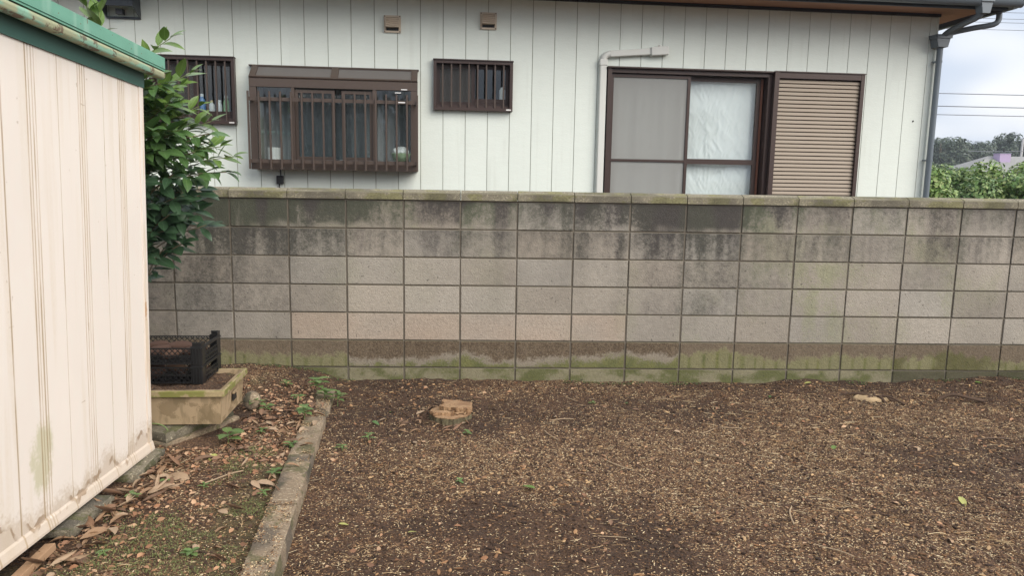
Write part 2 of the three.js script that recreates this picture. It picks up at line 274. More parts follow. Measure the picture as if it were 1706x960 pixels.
// ------------------------------------------------------------------ neighbour's house
const YAW = 0.0733, HO = V(1.776, 0, -2.6), HEX = V(Math.cos(YAW), 0, -Math.sin(YAW)), HN = V(Math.sin(YAW), 0, Math.cos(YAW));
const HP = (s, y, off) => HO.clone().addScaledVector(HEX, s).addScaledVector(HN, off).setY(y).toArray();
{
  const house = thing('house', 'single storey house clad in pale green white vertical siding under dark eaves', 'house', HO.toArray(), YAW);
  const EY = 3.262, SL = -9, SR = 4.86;
  const holes = [[-3.265, -2.475, 1.94, 2.567], [-2.25, -0.75, 1.58, 2.32], [-0.533, 0.262, 2.131, 2.614], [1.264, 3.02, 0.62, 2.59]];
  mesh('wall', cut(SL, SR - 0.02, 0.3, EY, holes, -0.14, -0.0065), M.sidingGap, house);
  mesh('wall', [bx(SR - 0.14, SR - 0.01, 0.3, EY, -7, -0.145), bx(SL, SL + 0.12, 0.3, EY, -7, -0.145), bx(SL + 0.13, SR - 0.15, 0.3, EY, -7, -6.88)], M.siding, house);
  mesh('foundation', [bx(SL + 0.02, SR - 0.04, -0.2, 0.298, -6.96, -0.02)], M.slab, house);
  const roomM = std({ c: [0.17, 0.16, 0.145], roughness: 0.9 });
  mesh('inner_wall', [bx(SL + 0.2, SR - 0.2, 0.56, 0.6, -6.8, -0.15), bx(SL + 0.2, SR - 0.2, 3.0, 3.04, -6.8, -0.15), bx(SL + 0.2, SR - 0.2, 0.6, 3.0, -3.3, -3.2), bx(-0.66, -0.6, 0.6, 3.0, -3.2, -0.15), bx(0.7, 0.76, 0.6, 3.0, -3.2, -0.15), bx(-2.42, -2.36, 0.6, 3, -3.2, -0.15)], roomM, house);
  // siding boards, one by one
  const R = rng(5), sp = 0.22749, g0 = -3.39724;
  for (let k = -12; k < 37; k++) {
    const a = Math.max(g0 + k * sp + 0.0034, -6.1), b = Math.min(g0 + (k + 1) * sp - 0.0034, SR); if (b - a < 0.02) continue;
    const ox = R() * 9, oy = R() * 9, lo = [], hi = [];
    // a board that an opening interrupts is two boards, one below and one above
    for (const g of cut(a, b, 0.3, EY - 0.02, holes, -0.006, 0)) { g.computeBoundingBox(); (g.boundingBox.min.y > 0.35 ? hi : lo).push(puv(g, ox, oy)); }
    for (const l of [lo, hi]) if (l.length) mesh('siding_board', l, M.siding, house);
  }
  mesh('corner_trim', [rbx(SR + 0.0005, SR + 0.022, 0.3, EY - 0.02, -0.05, 0.012, 0.003)], M.siding, house);
  mesh('eave_trim', [bx(SL, SR + 0.03, EY - 0.019, EY + 0.012, -0.02, 0.022)], M.black, house);
  // eaves: soffit boards, fascia, gutters, hip roof
  { const OF = 0.5, OS = 0.38, sof = [];
    for (let z = 0; z < 10; z++) sof.push(bx(SL, SR + OS - 0.01, EY + 0.013 - z * 0.0015, EY + 0.026 - z * 0.0015, 0.003 + z * 0.0495, 0.003 + z * 0.0495 + 0.0455));
    for (let z = 0; z < 7; z++) sof.push(bx(SR + 0.025 + z * 0.0495, SR + 0.0705 + z * 0.0495, EY + 0.013, EY + 0.026, -7.2, -0.002));
    const sf = mesh('soffit', sof, M.soffit, house); sf.userData.kind = 'stuff';
    mesh('soffit_back', [bx(SL, SR + OS - 0.012, EY + 0.03, EY + 0.045, -7.2, OF - 0.005)], M.gutterDark, house);
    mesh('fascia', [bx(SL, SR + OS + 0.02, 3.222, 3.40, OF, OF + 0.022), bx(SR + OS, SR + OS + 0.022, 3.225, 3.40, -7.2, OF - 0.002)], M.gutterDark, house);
    const prof = []; for (let i = 0; i <= 10; i++) { const t = Math.PI * i / 10; prof.push([-Math.cos(t) * 0.058, -Math.sin(t) * 0.068]); } for (let i = 10; i >= 0; i--) { const t = Math.PI * i / 10; prof.push([-Math.cos(t) * 0.054, -Math.sin(t) * 0.064 + 0.001]); }
    const gt = poly(prof, SR + OS + 0.11 - SL, [[0, 0, -1], [0, 1, 0], [1, 0, 0]]); gt.translate(SL, 3.305, OF + 0.084);
    const gs = poly(prof, 7.6, [[1, 0, 0], [0, 1, 0], [0, 0, 1]]); gs.translate(SR + OS + 0.084, 3.303, -7.2 + 0.14);
    mesh('gutter', [toCreasedNormals(gt, 0.6)], M.gutter, house); mesh('gutter', [toCreasedNormals(gs, 0.6)], M.gutter, house);
    const zb = -7.3, z1 = OF + 0.06, xa = SL, xb = SR + OS + 0.06, y0 = 3.40, y1 = 4.9, zr = (zb + z1) / 2, xr = xb - (z1 - zr);
    const q = [[xa, y0, z1], [xb, y0, z1], [xr, y1, zr], [xa, y1, zr], [xb, y0, zb], [xa, y0, zb]], tri = [[0, 1, 2], [0, 2, 3], [1, 4, 2], [4, 5, 3], [4, 3, 2], [5, 0, 3], [0, 5, 4], [0, 4, 1]], pp = [];
    for (const t of tri) for (const i of t) pp.push(...q[i]);
    const rg = new THREE.BufferGeometry(); rg.setAttribute('position', new THREE.Float32BufferAttribute(pp, 3)); rg.computeVertexNormals();
    mesh('roof', puv(rg), std({ c: [0.09, 0.095, 0.1], roughness: 0.8 }), house);
    // downpipe
    const dpx = 4.878, dp = mesh('downpipe', [puv(new THREE.CylinderGeometry(0.031, 0.031, 2.9, 20).translate(dpx, 1.46, 0.07))], M.pipe, house);
    for (const y of [2.77, 1.72]) mesh('pipe_clip', [puv(new THREE.CylinderGeometry(0.0345, 0.0345, 0.022, 20).translate(dpx, y, 0.07)), bx(dpx - 0.045, dpx - 0.005, y - 0.006, y + 0.006, 0.013, 0.075)], M.pipe, dp);
    const hop = mesh('rain_hopper', [poly([[-0.055, 0], [0.055, 0], [0.075, 0.09], [-0.075, 0.09]], 0.12, [[1, 0, 0], [0, 1, 0], [0, 0, 1]]).translate(dpx - 0.01, 2.915, 0.015), bx(dpx - 0.01 - 0.088, dpx - 0.01 + 0.088, 3.0055, 3.034, 0.012, 0.148)], M.gutter, house);
    mesh('hopper_rim', [bx(dpx - 0.105, dpx + 0.085, 3.0345, 3.041, 0.008, 0.153)], M.gutter, hop);
    mesh('gutter_outlet', [poly([[-0.04, 0], [0.04, 0], [0.062, 0.11], [-0.062, 0.11]], 0.1, [[1, 0, 0], [0, 1, 0], [0, 0, 1]]).translate(4.945, 3.165, 0.53), bx(4.875, 5.015, 3.2752, 3.292, 0.52, 0.642)], M.gutter, house);
    mesh('eave_pipe', [tube([[4.94, 3.19, 0.575], [4.932, 3.155, 0.55], [4.905, 3.105, 0.34], [4.885, 3.055, 0.15], [4.88, 3.02, 0.09]], 0.031, 24, 12)], M.gutter, house);
    mesh('eave_pipe', [tube([[5.325, 3.26, 0.32], [5.325, 3.17, 0.32], [5.30, 3.135, 0.315], [5.1, 3.095, 0.22], [4.95, 3.06, 0.12], [4.885, 3.02, 0.075]], 0.029, 30, 12)], M.gutter, house);
  }
  // barred small windows
  function barred(s0, s1, y0, y1, left) {
    const w = mesh('barred_window', [...frame(s0 - 0.004, s1 + 0.004, y0 - 0.004, y1 + 0.004, 0.03, -0.1, 0.065), bx(s0 - 0.008, s1 + 0.008, y1 + 0.0045, y1 + 0.014, -0.005, 0.078), bx(s0 + 0.03, s1 - 0.03, y0 + 0.028, y0 + 0.05, -0.09, 0.03)], M.wine, house);
    const n = 8, d = (s1 - s0) / (n + 1);
    for (let i = 1; i <= n; i++) mesh('bar', [rbx(s0 + i * d - 0.0075, s0 + i * d + 0.0075, y0 + 0.005, y1 - 0.01, 0.03, 0.052, 0.002)], M.brown, w);
    const m = (s0 + s1) / 2;
    mesh('sash', frame(s0 + 0.028, m + 0.02, y0 + 0.052, y1 - 0.032, 0.034, -0.045, -0.02), M.wine, w);
    mesh('sash', [...frame(m - 0.015, s1 - 0.028, y0 + 0.052, y1 - 0.032, 0.03, -0.078, -0.053), bx(m + 0.016, s1 - 0.06, y0 + 0.083, y0 + 0.125, -0.078, -0.053)], M.wine, w);
    mesh('pane', [bx(s0 + 0.06, m - 0.01, y0 + 0.085, y1 - 0.065, -0.034, -0.031)], M.tint, w);
    mesh('pane', [bx(m + 0.012, s1 - 0.055, y0 + 0.12, y1 - 0.06, -0.067, -0.064)], M.glass, w);
    mesh('maker_plate', [bx(s1 - 0.062, s1 - 0.012, y0 + 0.004, y0 + 0.017, 0.0655, 0.067)], M.plate, w);
    if (left) mesh('insect_screen', [bx(s0 + 0.061, m - 0.012, y0 + 0.086, y1 - 0.066, -0.022, -0.021)], left, w);
    return w;
  }
  M.plate = std({ c: [0.7, 0.68, 0.66], roughness: 0.5 });
  M.screen = std({ c: [0.10, 0.10, 0.098], roughness: 0.8, transparent: true, opacity: 0.55 });
  M.screenLight = std({ c: [0.40, 0.405, 0.39], roughness: 0.85, transparent: true, opacity: 0.5 });
  barred(-3.265, -2.475, 1.94, 2.567, M.screen).userData.label = 'barred window with bottles behind, beside the shrub';
  barred(-0.533, 0.262, 2.131, 2.614, M.screen).userData.label = 'barred window between bay window and sliding window';
  // bay window
  { const F = 0.22, L = -2.302, Rr = -0.696, Y0 = 1.50, Y1 = 2.366, D = 0.05;
    const b = mesh('bay_window', [bx(L, L + 0.065, Y0 + 0.1, 2.288, F - D, F), bx(Rr - 0.065, Rr, Y0 + 0.1, 2.288, F - D, F), bx(-1.909, -1.879, Y0 + 0.1, 2.288, F - D, F - 0.001), bx(-1.132, -1.092, Y0 + 0.1, 2.288, F - D, F - 0.001),
      bx(L, Rr, 2.2885, Y1, F - D, F + 0.004), bx(L, Rr, Y0, Y0 + 0.0995, F - D, F + 0.006), bx(L, Rr, Y0 + 0.002, Y0 + 0.04, -0.1, F - D - 0.001),
      bx(L, L + 0.05, Y0 + 0.041, 2.5, 0.002, 0.04), bx(Rr - 0.05, Rr, Y0 + 0.041, 2.5, 0.002, 0.04), bx(L, L + 0.04, Y0 + 0.041, Y0 + 0.12, 0.041, F - D - 0.001), bx(Rr - 0.04, Rr, Y0 + 0.041, Y0 + 0.12, 0.041, F - D - 0.001),
      bx(L, L + 0.04, 2.3, 2.363, 0.041, F - D - 0.001), bx(Rr - 0.04, Rr, 2.3, 2.363, 0.041, F - D - 0.001)], M.brown, house);
    b.userData.label = 'brown bay window behind a projecting railing of vertical bars';
    // side triangles under the sloping top
    for (const s of [L, Rr - 0.018]) mesh('side_panel', [poly([[0.04, 2.364], [F, 2.364], [0.04, 2.492]].map(([z, y]) => [-z, y]), 0.018, [[0, 0, -1], [0, 1, 0], [1, 0, 0]]).translate(s, 0, 0)], M.brown, b);
    mesh('flashing', [bx(L - 0.035, Rr + 0.012, 2.503, 2.516, 0.001, 0.05)], M.brownDark, b);
    const slope = (x0, x1, n0, n1, h0, h1) => { const a = V(0, 2.368, F), d = V(0, 2.502 - 2.368, 0.035 - F), Ls = d.length(); const g = new THREE.BoxGeometry(x1 - x0, h1 - h0, (n1 - n0) * Ls); g.translate(0, (h0 + h1) / 2, 0); g.rotateX(Math.atan2(d.y, -d.z)); g.translate((x0 + x1) / 2, lerp(a.y, a.y + d.y, (n0 + n1) / 2), lerp(a.z, a.z + d.z, (n0 + n1) / 2)); return puv(g); };
    mesh('roof_frame', [slope(L, L + 0.06, 0, 1, 0, 0.018), slope(Rr - 0.06, Rr, 0, 1, 0, 0.018), slope(-1.535, -1.465, 0.1, 0.9, 0, 0.017), slope(L + 0.061, Rr - 0.061, 0, 0.1, 0, 0.017), slope(L + 0.061, Rr - 0.061, 0.9, 1, 0, 0.017)], M.brown, b);
    M.roofPane = std({ phys: 1, c: [0.115, 0.105, 0.10], roughness: 0.3 });
    mesh('roof_pane', [slope(L + 0.061, -1.536, 0.1, 0.9, 0.004, 0.009)], M.roofPane, b); mesh('roof_pane', [slope(-1.464, Rr - 0.061, 0.1, 0.9, 0.004, 0.009)], M.roofPane, b);
    mesh('pane', [bx(L + 0.066, -1.91, 1.601, 2.287, F - 0.03, F - 0.026)], M.glass, b); mesh('pane', [bx(-1.0915, Rr - 0.066, 1.601, 2.287, F - 0.03, F - 0.026)], M.glass, b);
    mesh('pane', [bx(L + 0.004, L + 0.009, Y0 + 0.121, 2.299, 0.041, F - D - 0.002)], M.glass, b); mesh('pane', [bx(Rr - 0.009, Rr - 0.004, Y0 + 0.121, 2.299, 0.041, F - D - 0.002)], M.glass, b);
    const s1 = mesh('sash', frame(-1.878, -1.498, 1.602, 2.272, 0.03, F - 0.045, F - 0.02), M.brown, b), s2 = mesh('sash', frame(-1.528 + 0.096, -1.133, 1.602, 2.272, 0.03, F - 0.046, F - 0.021), M.brown, b);
    mesh('pane', [bx(-1.849, -1.527, 1.631, 2.243, F - 0.034, F - 0.03)], M.obscure, b); mesh('pane', [bx(-1.403, -1.162, 1.631, 2.243, F - 0.035, F - 0.031)], M.obscure, b);
    mesh('pane', [bx(-1.54, -1.39, 1.61, 2.24, F - 0.075, F - 0.071)], M.obscure, b);
    for (const [s, y, z] of [[-0.825, 2.297, F + 0.0045], [-0.885, 2.2655, F + 0.0001]]) mesh('sticker', [bx(s - 0.03, s + 0.03, y - 0.004, y + 0.004, z, z + 0.001)], M.white, b);
    mesh('sticker', [bx(-0.878, -0.812, 2.158, 2.167, 0.3405, 0.3415)], M.white, b);
    // projecting railing
    const gz0 = 0.318, gz1 = 0.34;
    for (const y of [2.148, 1.563]) mesh('railing_rail', [bx(-2.285, -0.695, y, y + 0.034, gz0 - 0.014, gz0 - 0.0005), bx(-2.285, -2.262, y + 0.001, y + 0.033, F, gz0 - 0.015), bx(-0.718, -0.696, y + 0.001, y + 0.033, F, gz0 - 0.015)], M.brown, b);
    for (let i = 0; i < 17; i++) { const s = -2.292 + i * 0.09975; mesh('railing_bar', [rbx(s - 0.0085, s + 0.0085, 1.503, 2.236, gz0, gz1, 0.0025)], M.brown, b); }
    mesh('shelf', [bx(L + 0.045, Rr - 0.045, Y0 + 0.0405, Y0 + 0.1, -0.16, F - D - 0.002)], M.brownDark, b);
  }
  // sliding window
  { const a = 1.264, c = 3.02, y0 = 0.62, y1 = 2.59, w = mesh('sliding_window', [...frame(a - 0.01, c + 0.012, y0, y1 + 0.006, 0.042, -0.1, 0.04), bx(a - 0.02, c + 0.022, y1 + 0.0065, y1 + 0.02, -0.005, 0.085), bx(a - 0.012, a + 0.03, y0, y1 + 0.0055, 0.0405, 0.06)], M.wine, house);
    w.userData.label = 'tall sliding window, insect screen on its left half';
    mesh('sash', [...frame(a + 0.034, 2.155, 0.665, 2.545, 0.03, -0.02, 0.004), bx(a + 0.0645, 2.1245, 1.648, 1.672, -0.02, 0.004)], M.wine, w);
    mesh('insect_screen', [bx(a + 0.065, 2.1235, 0.697, 1.647, -0.009, -0.008)], M.screenLight, w); mesh('insect_screen', [bx(a + 0.065, 2.1235, 1.673, 2.514, -0.009, -0.008)], M.screenLight, w);
    mesh('sash', [...frame(a + 0.034, 2.16, 0.665, 2.545, 0.035, -0.056, -0.028), bx(a + 0.07, 2.124, 1.645, 1.68, -0.056, -0.028)], M.wine, w);
    mesh('pane', [bx(a + 0.07, 2.124, 0.701, 1.644, -0.044, -0.04)], M.glass, w); mesh('pane', [bx(a + 0.07, 2.124, 1.681, 2.509, -0.044, -0.04)], M.glass, w);
    mesh('sash', [...frame(2.115, 2.955, 0.665, 2.545, 0.042, -0.093, -0.063), bx(2.158, 2.912, 1.635, 1.69, -0.093, -0.063)], M.wine, w);
    mesh('sash_edge', [bx(2.956, 2.977, 0.665, 2.545, -0.093, -0.05)], M.redwood, w);
    mesh('pane', [bx(2.158, 2.912, 0.708, 1.634, -0.08, -0.076)], M.glass, w); mesh('pane', [bx(2.158, 2.912, 1.691, 2.502, -0.08, -0.076)], M.glass, w);
    mesh('sash_catch', [rbx(2.14, 2.158, 1.602, 1.622, -0.0625, -0.052, 0.003)], M.black, w);
  }
  // shutter box with slats
  { const a = 3.034, c = 4.04, y0 = 0.62, y1 = 2.604, w = mesh('shutter_box', [bx(a, a + 0.05, y0, y1, 0.001, 0.1), bx(c - 0.04, c, y0, y1, 0.001, 0.095), bx(a + 0.0505, c - 0.0405, y1 - 0.06, y1, 0.001, 0.092), bx(a + 0.0505, c - 0.0405, y0, y0 + 0.06, 0.001, 0.092), bx(a + 0.0505, c - 0.0405, y0 + 0.06, y1 - 0.06, 0.001, 0.02), bx(a - 0.004, c + 0.006, y1 + 0.0005, y1 + 0.01, 0.001, 0.106)], M.wine, house);
    w.userData.label = 'shutter box with tan louvre slats';
    M.slat = std({ c: [0.27, 0.215, 0.16], roughness: 0.5 });
    const sg = poly([[0.03, 0.0], [0.068, 0.0], [0.07, 0.004], [0.06, 0.034], [0.03, 0.034]].reverse().map(([z, y]) => [-z, y]), c - a - 0.092, [[0, 0, -1], [0, 1, 0], [1, 0, 0]]);
    for (let y = 2.496, i = 0; y > y0 + 0.07; y -= 0.0418, i++) { const s = mesh('slat', sg, M.slat, w); s.position.set(a + 0.051, y, 0); }
  }
  // air conditioner duct
  { const d = mesh('pipe_cover', [rbx(1.166, 1.238, 0.1, 2.66, 0.001, 0.062, 0.012, 2)], M.duct, house);
    d.userData.label = 'pale plastic pipe cover rising beside the sliding window';
    const el = new THREE.TorusGeometry(0.07, 0.034, 10, 12, Math.PI / 2); el.rotateZ(Math.PI / 2); mesh('elbow', [puv(el.translate(1.272, 2.665, 0.033)), rbx(1.16, 1.244, 2.615, 2.68, 0.001, 0.068, 0.01, 2)], M.duct, d);
    const h = (x0, x1, r, z1) => { const g = new RoundedBoxGeometry(x1 - x0, r * 2, z1 - 0.002, 2, 0.012); g.translate((x0 + x1) / 2 - 1.26, 0, (z1 + 0.002) / 2); g.rotateZ(0.085); g.translate(1.26, 2.735, 0); return puv(g); };
    mesh('duct_arm', [h(1.265, 1.70, 0.034, 0.06)], M.duct, d); mesh('end_cap', [h(1.695, 1.885, 0.045, 0.078), puv(new THREE.SphereGeometry(0.018, 10, 8).translate(1.79, 2.828, 0.04))], M.duct, d);
  }
  // louvred wall vents, extractor hood, small box, rivet
  M.vent = std({ c: [0.55, 0.46, 0.36], roughness: 0.55 });
  for (const [s, y] of [[-0.944, 2.953], [0.013, 3.018]]) {
    const v = mesh('wall_vent', [...frame(s - 0.083, s + 0.083, y - 0.082, y + 0.082, 0.018, 0.0005, 0.02), bx(s - 0.066, s + 0.066, y - 0.064, y + 0.064, 0.0005, 0.006), bx(s - 0.0655, s - 0.061, y - 0.04, y + 0.06, 0.0065, 0.07), bx(s + 0.061, s + 0.0655, y - 0.04, y + 0.06, 0.0065, 0.07)], M.vent, house);
    for (let i = 0; i < 5; i++) mesh('louvre', [beam([s, y + 0.052 - i * 0.019, 0.05 + i * 0.005], [s, y + 0.040 - i * 0.019, 0.062 + i * 0.005], 0.121, 0.006)], M.vent, v);
    mesh('vent_opening', [bx(s - 0.059, s + 0.059, y - 0.062, y - 0.036, 0.0065, 0.012)], M.black, v);
    for (const [a, b] of [[-1, -1], [1, -1], [-1, 1], [1, 1]]) mesh('screw', [puv(new THREE.CylinderGeometry(0.0055, 0.0055, 0.004, 8).rotateX(Math.PI / 2).translate(s + a * 0.074, y + b * 0.073, 0.0225))], M.black, v);
  }
  { const hd = mesh('extractor_hood', [poly([[0.001, 3.22], [0.10, 3.22], [0.2, 3.04], [0.2, 2.99], [0.19, 2.99], [0.19, 3.035], [0.095, 3.21], [0.001, 3.21]].map(([z, y]) => [-z, y]), 0.30, [[0, 0, -1], [0, 1, 0], [1, 0, 0]]).translate(-3.64, 0, 0), ...[-3.645, -3.339].map((s) => poly([[0.001, 3.22], [0.10, 3.22], [0.2, 3.04], [0.2, 2.99], [0.001, 2.905]].map(([z, y]) => [-z, y]), 0.006, [[0, 0, -1], [0, 1, 0], [1, 0, 0]]).translate(s, 0, 0)), bx(-3.64, -3.34, 2.905, 2.925, 0.001, 0.02)], M.gutterDark, house);
    mesh('grille_bar', [bx(-3.52, -3.46, 2.93, 2.98, 0.05, 0.12)], M.black, hd); }
  const jb = mesh('junction_box', [rbx(-2.105, -2.038, 1.355, 1.44, 0.001, 0.05, 0.006)], M.black, house); mesh('cable', [tube([[-2.065, 1.44, 0.025], [-2.066, 1.47, 0.022], [-2.066, 1.5, 0.02]], 0.006, 6, 6), tube([[-2.08, 1.355, 0.025], [-2.085, 1.2, 0.015], [-2.085, 0.5, 0.012]], 0.007, 8, 6)], M.black, jb);
  mesh('rivet', [puv(new THREE.SphereGeometry(0.009, 8, 6).translate(4.69, 2.142, 0.003))], M.black, house);
}
// curtain and things standing behind the panes
{
  const cg = new THREE.PlaneGeometry(0.86, 1.9, 110, 220), p = cg.attributes.position;
  for (let i = 0; i < p.count; i++) { const x = p.getX(i), y = p.getY(i); const rg = (v) => 1 - Math.abs(v * 2 - 1), w = fbm(x * 4 + 8, y * 3, 3) * 2.2, sp = (x + 0.05) * (1 + 0.5 * (0.9 - y)); p.setZ(i, 0.006 * rg(vn(sp * 15 + w, y * 2.4 + 3)) + 0.005 * rg(vn((x * 0.8 + y * 0.55) * 22 + w, (y - x) * 4)) + 0.0035 * rg(vn((x - y * 0.4) * 40 + w, (y + x) * 6)) + 0.015 * vn(x * 4, y * 2)); }
  cg.computeVertexNormals();
  const cm = std({ phys: 1, c: [0.90, 0.90, 0.90], roughness: 0.6, transmission: 0.08, thickness: 0 });
  const c = mesh('curtain', cg, cm); c.position.set(...HP(2.535, 1.6, -0.15)); c.rotation.y = YAW; tag(c, 'crumpled white sheet hung behind the right half of the sliding window', 'curtain');
  const c2g = new THREE.PlaneGeometry(0.9, 1.9, 60, 4), q = c2g.attributes.position; for (let i = 0; i < q.count; i++) q.setZ(i, 0.03 * Math.sin(q.getX(i) * 22 + 3 * vn(q.getX(i) * 5, 2)) + 0.012 * Math.sin(q.getX(i) * 61)); c2g.computeVertexNormals();
  const c2 = mesh('curtain', c2g, std({ c: [0.78, 0.78, 0.76], roughness: 0.9 })); c2.position.set(...HP(1.69, 1.6, -0.14)); c2.rotation.y = YAW; tag(c2, 'grey white curtain behind the insect screen of the sliding window', 'curtain');
  { const g = new THREE.PlaneGeometry(1.6, 0.95, 160, 2), p3 = g.attributes.position; for (let i = 0; i < p3.count; i++) p3.setZ(i, 0.022 * Math.sin(p3.getX(i) * 52 + 2 * vn(p3.getX(i) * 6, 1))); g.computeVertexNormals(); const m = mesh('curtain', g, std({ c: [0.42, 0.42, 0.43], roughness: 0.9 })); m.position.set(...HP(-1.5, 1.98, -0.24)); m.rotation.y = YAW; tag(m, 'grey pleated curtain drawn inside the bay window', 'curtain'); }
  const bot = (s, y, off, r, h, col, cap, label, neck = 0.4) => { const o = thing('bottle', label, 'bottle', HP(s, y, off), YAW, 'bottles on the window ledge');
    const pr = [[0, 0], [r * 0.95, 0], [r, 0.006], [r, h * 0.58], [r * 0.85, h * 0.68], [r * neck, h * 0.78], [r * neck, h * 0.86], [0, h * 0.86]].map((a) => new THREE.Vector2(...a));
    mesh('body', new THREE.LatheGeometry(pr, 20), std({ c: col, roughness: 0.3 }), o); mesh('cap', new THREE.CylinderGeometry(r * neck * 1.05, r * neck * 1.15, h * 0.16, 14).translate(0, h * 0.94, 0), std({ c: cap, roughness: 0.4 }), o); };
  const led = mesh('window_ledge', bx(-0.44, 0.44, -0.03, 0, -0.06, 0.02), M.brownDark); led.position.set(...HP(-2.87, 2.062, -0.115)); led.rotation.y = YAW; tag(led, 'dark ledge under the bottles inside the barred window by the shrub', 'ledge');
  bot(-2.835, 2.0625, -0.11, 0.034, 0.17, [0.12, 0.27, 0.55], [0.75, 0.8, 0.85], 'blue bottle with pale cap behind the barred window near the shrub', 0.5);
  bot(-2.745, 2.0625, -0.12, 0.03, 0.11, [0.72, 0.74, 0.74], [0.6, 0.5, 0.25], 'short white bottle with yellow cap, right of the blue bottle', 0.45);
  bot(-2.672, 2.0625, -0.12, 0.028, 0.115, [0.78, 0.8, 0.82], [0.8, 0.82, 0.84], 'white bottle with white cap between yellow capped and green bottles', 0.7);
  bot(-2.6, 2.0625, -0.11, 0.03, 0.16, [0.28, 0.5, 0.22], [0.75, 0.8, 0.7], 'green bottle at the right end of the window ledge', 0.5);
  const ph = tag(mesh('plastic_bottle', [new THREE.LatheGeometry([[0, 0], [0.03, 0], [0.032, 0.005], [0.032, 0.1], [0.018, 0.115], [0.018, 0.13], [0, 0.13]].map((a) => new THREE.Vector2(...a)), 18)], M.white), 'white bottle behind the barred window right of the bay window', 'bottle'); ph.position.set(...HP(0.175, 2.255, -0.115));
  const led2 = mesh('window_ledge', bx(-0.38, 0.38, -0.03, 0, -0.06, 0.02), M.brownDark); led2.position.set(...HP(-0.135, 2.2545, -0.115)); led2.rotation.y = YAW; tag(led2, 'dark ledge inside the barred window right of the bay window', 'ledge');
  const tb = thing('wash_tub', 'pale green plastic tub heaped with white cloth inside the bay window', 'tub', HP(-0.865, 1.6005, 0.08), YAW);
  mesh('tub', new THREE.LatheGeometry([[0, 0], [0.075, 0], [0.095, 0.075], [0.1, 0.08], [0.094, 0.082], [0.072, 0.008], [0, 0.008]].map((a) => new THREE.Vector2(...a)), 24), std({ c: [0.5, 0.62, 0.4], roughness: 0.4 }), tb);
  { const g = new THREE.IcosahedronGeometry(0.082, 4), pp = g.attributes.position; for (let i = 0; i < pp.count; i++) { const v = V(pp.getX(i), pp.getY(i), pp.getZ(i)), k = 0.78 + 0.5 * fbm(v.x * 30 + 5, v.y * 30 + v.z * 22, 3); pp.setXYZ(i, v.x * k, v.y * k * 0.75 + 0.085, v.z * k); } g.computeVertexNormals(); mesh('cloth', mergeVertices(g), M.white, tb).geometry.computeVertexNormals(); }
  const wb = tag(mesh('paper_roll', [new THREE.CylinderGeometry(0.062, 0.062, 0.115, 24).translate(0, 0.058, 0)], std({ c: [0.72, 0.72, 0.7], roughness: 0.8 })), 'white cylindrical container inside the left end of the bay window', 'container'); wb.position.set(...HP(-2.11, 1.6005, 0.085));
}

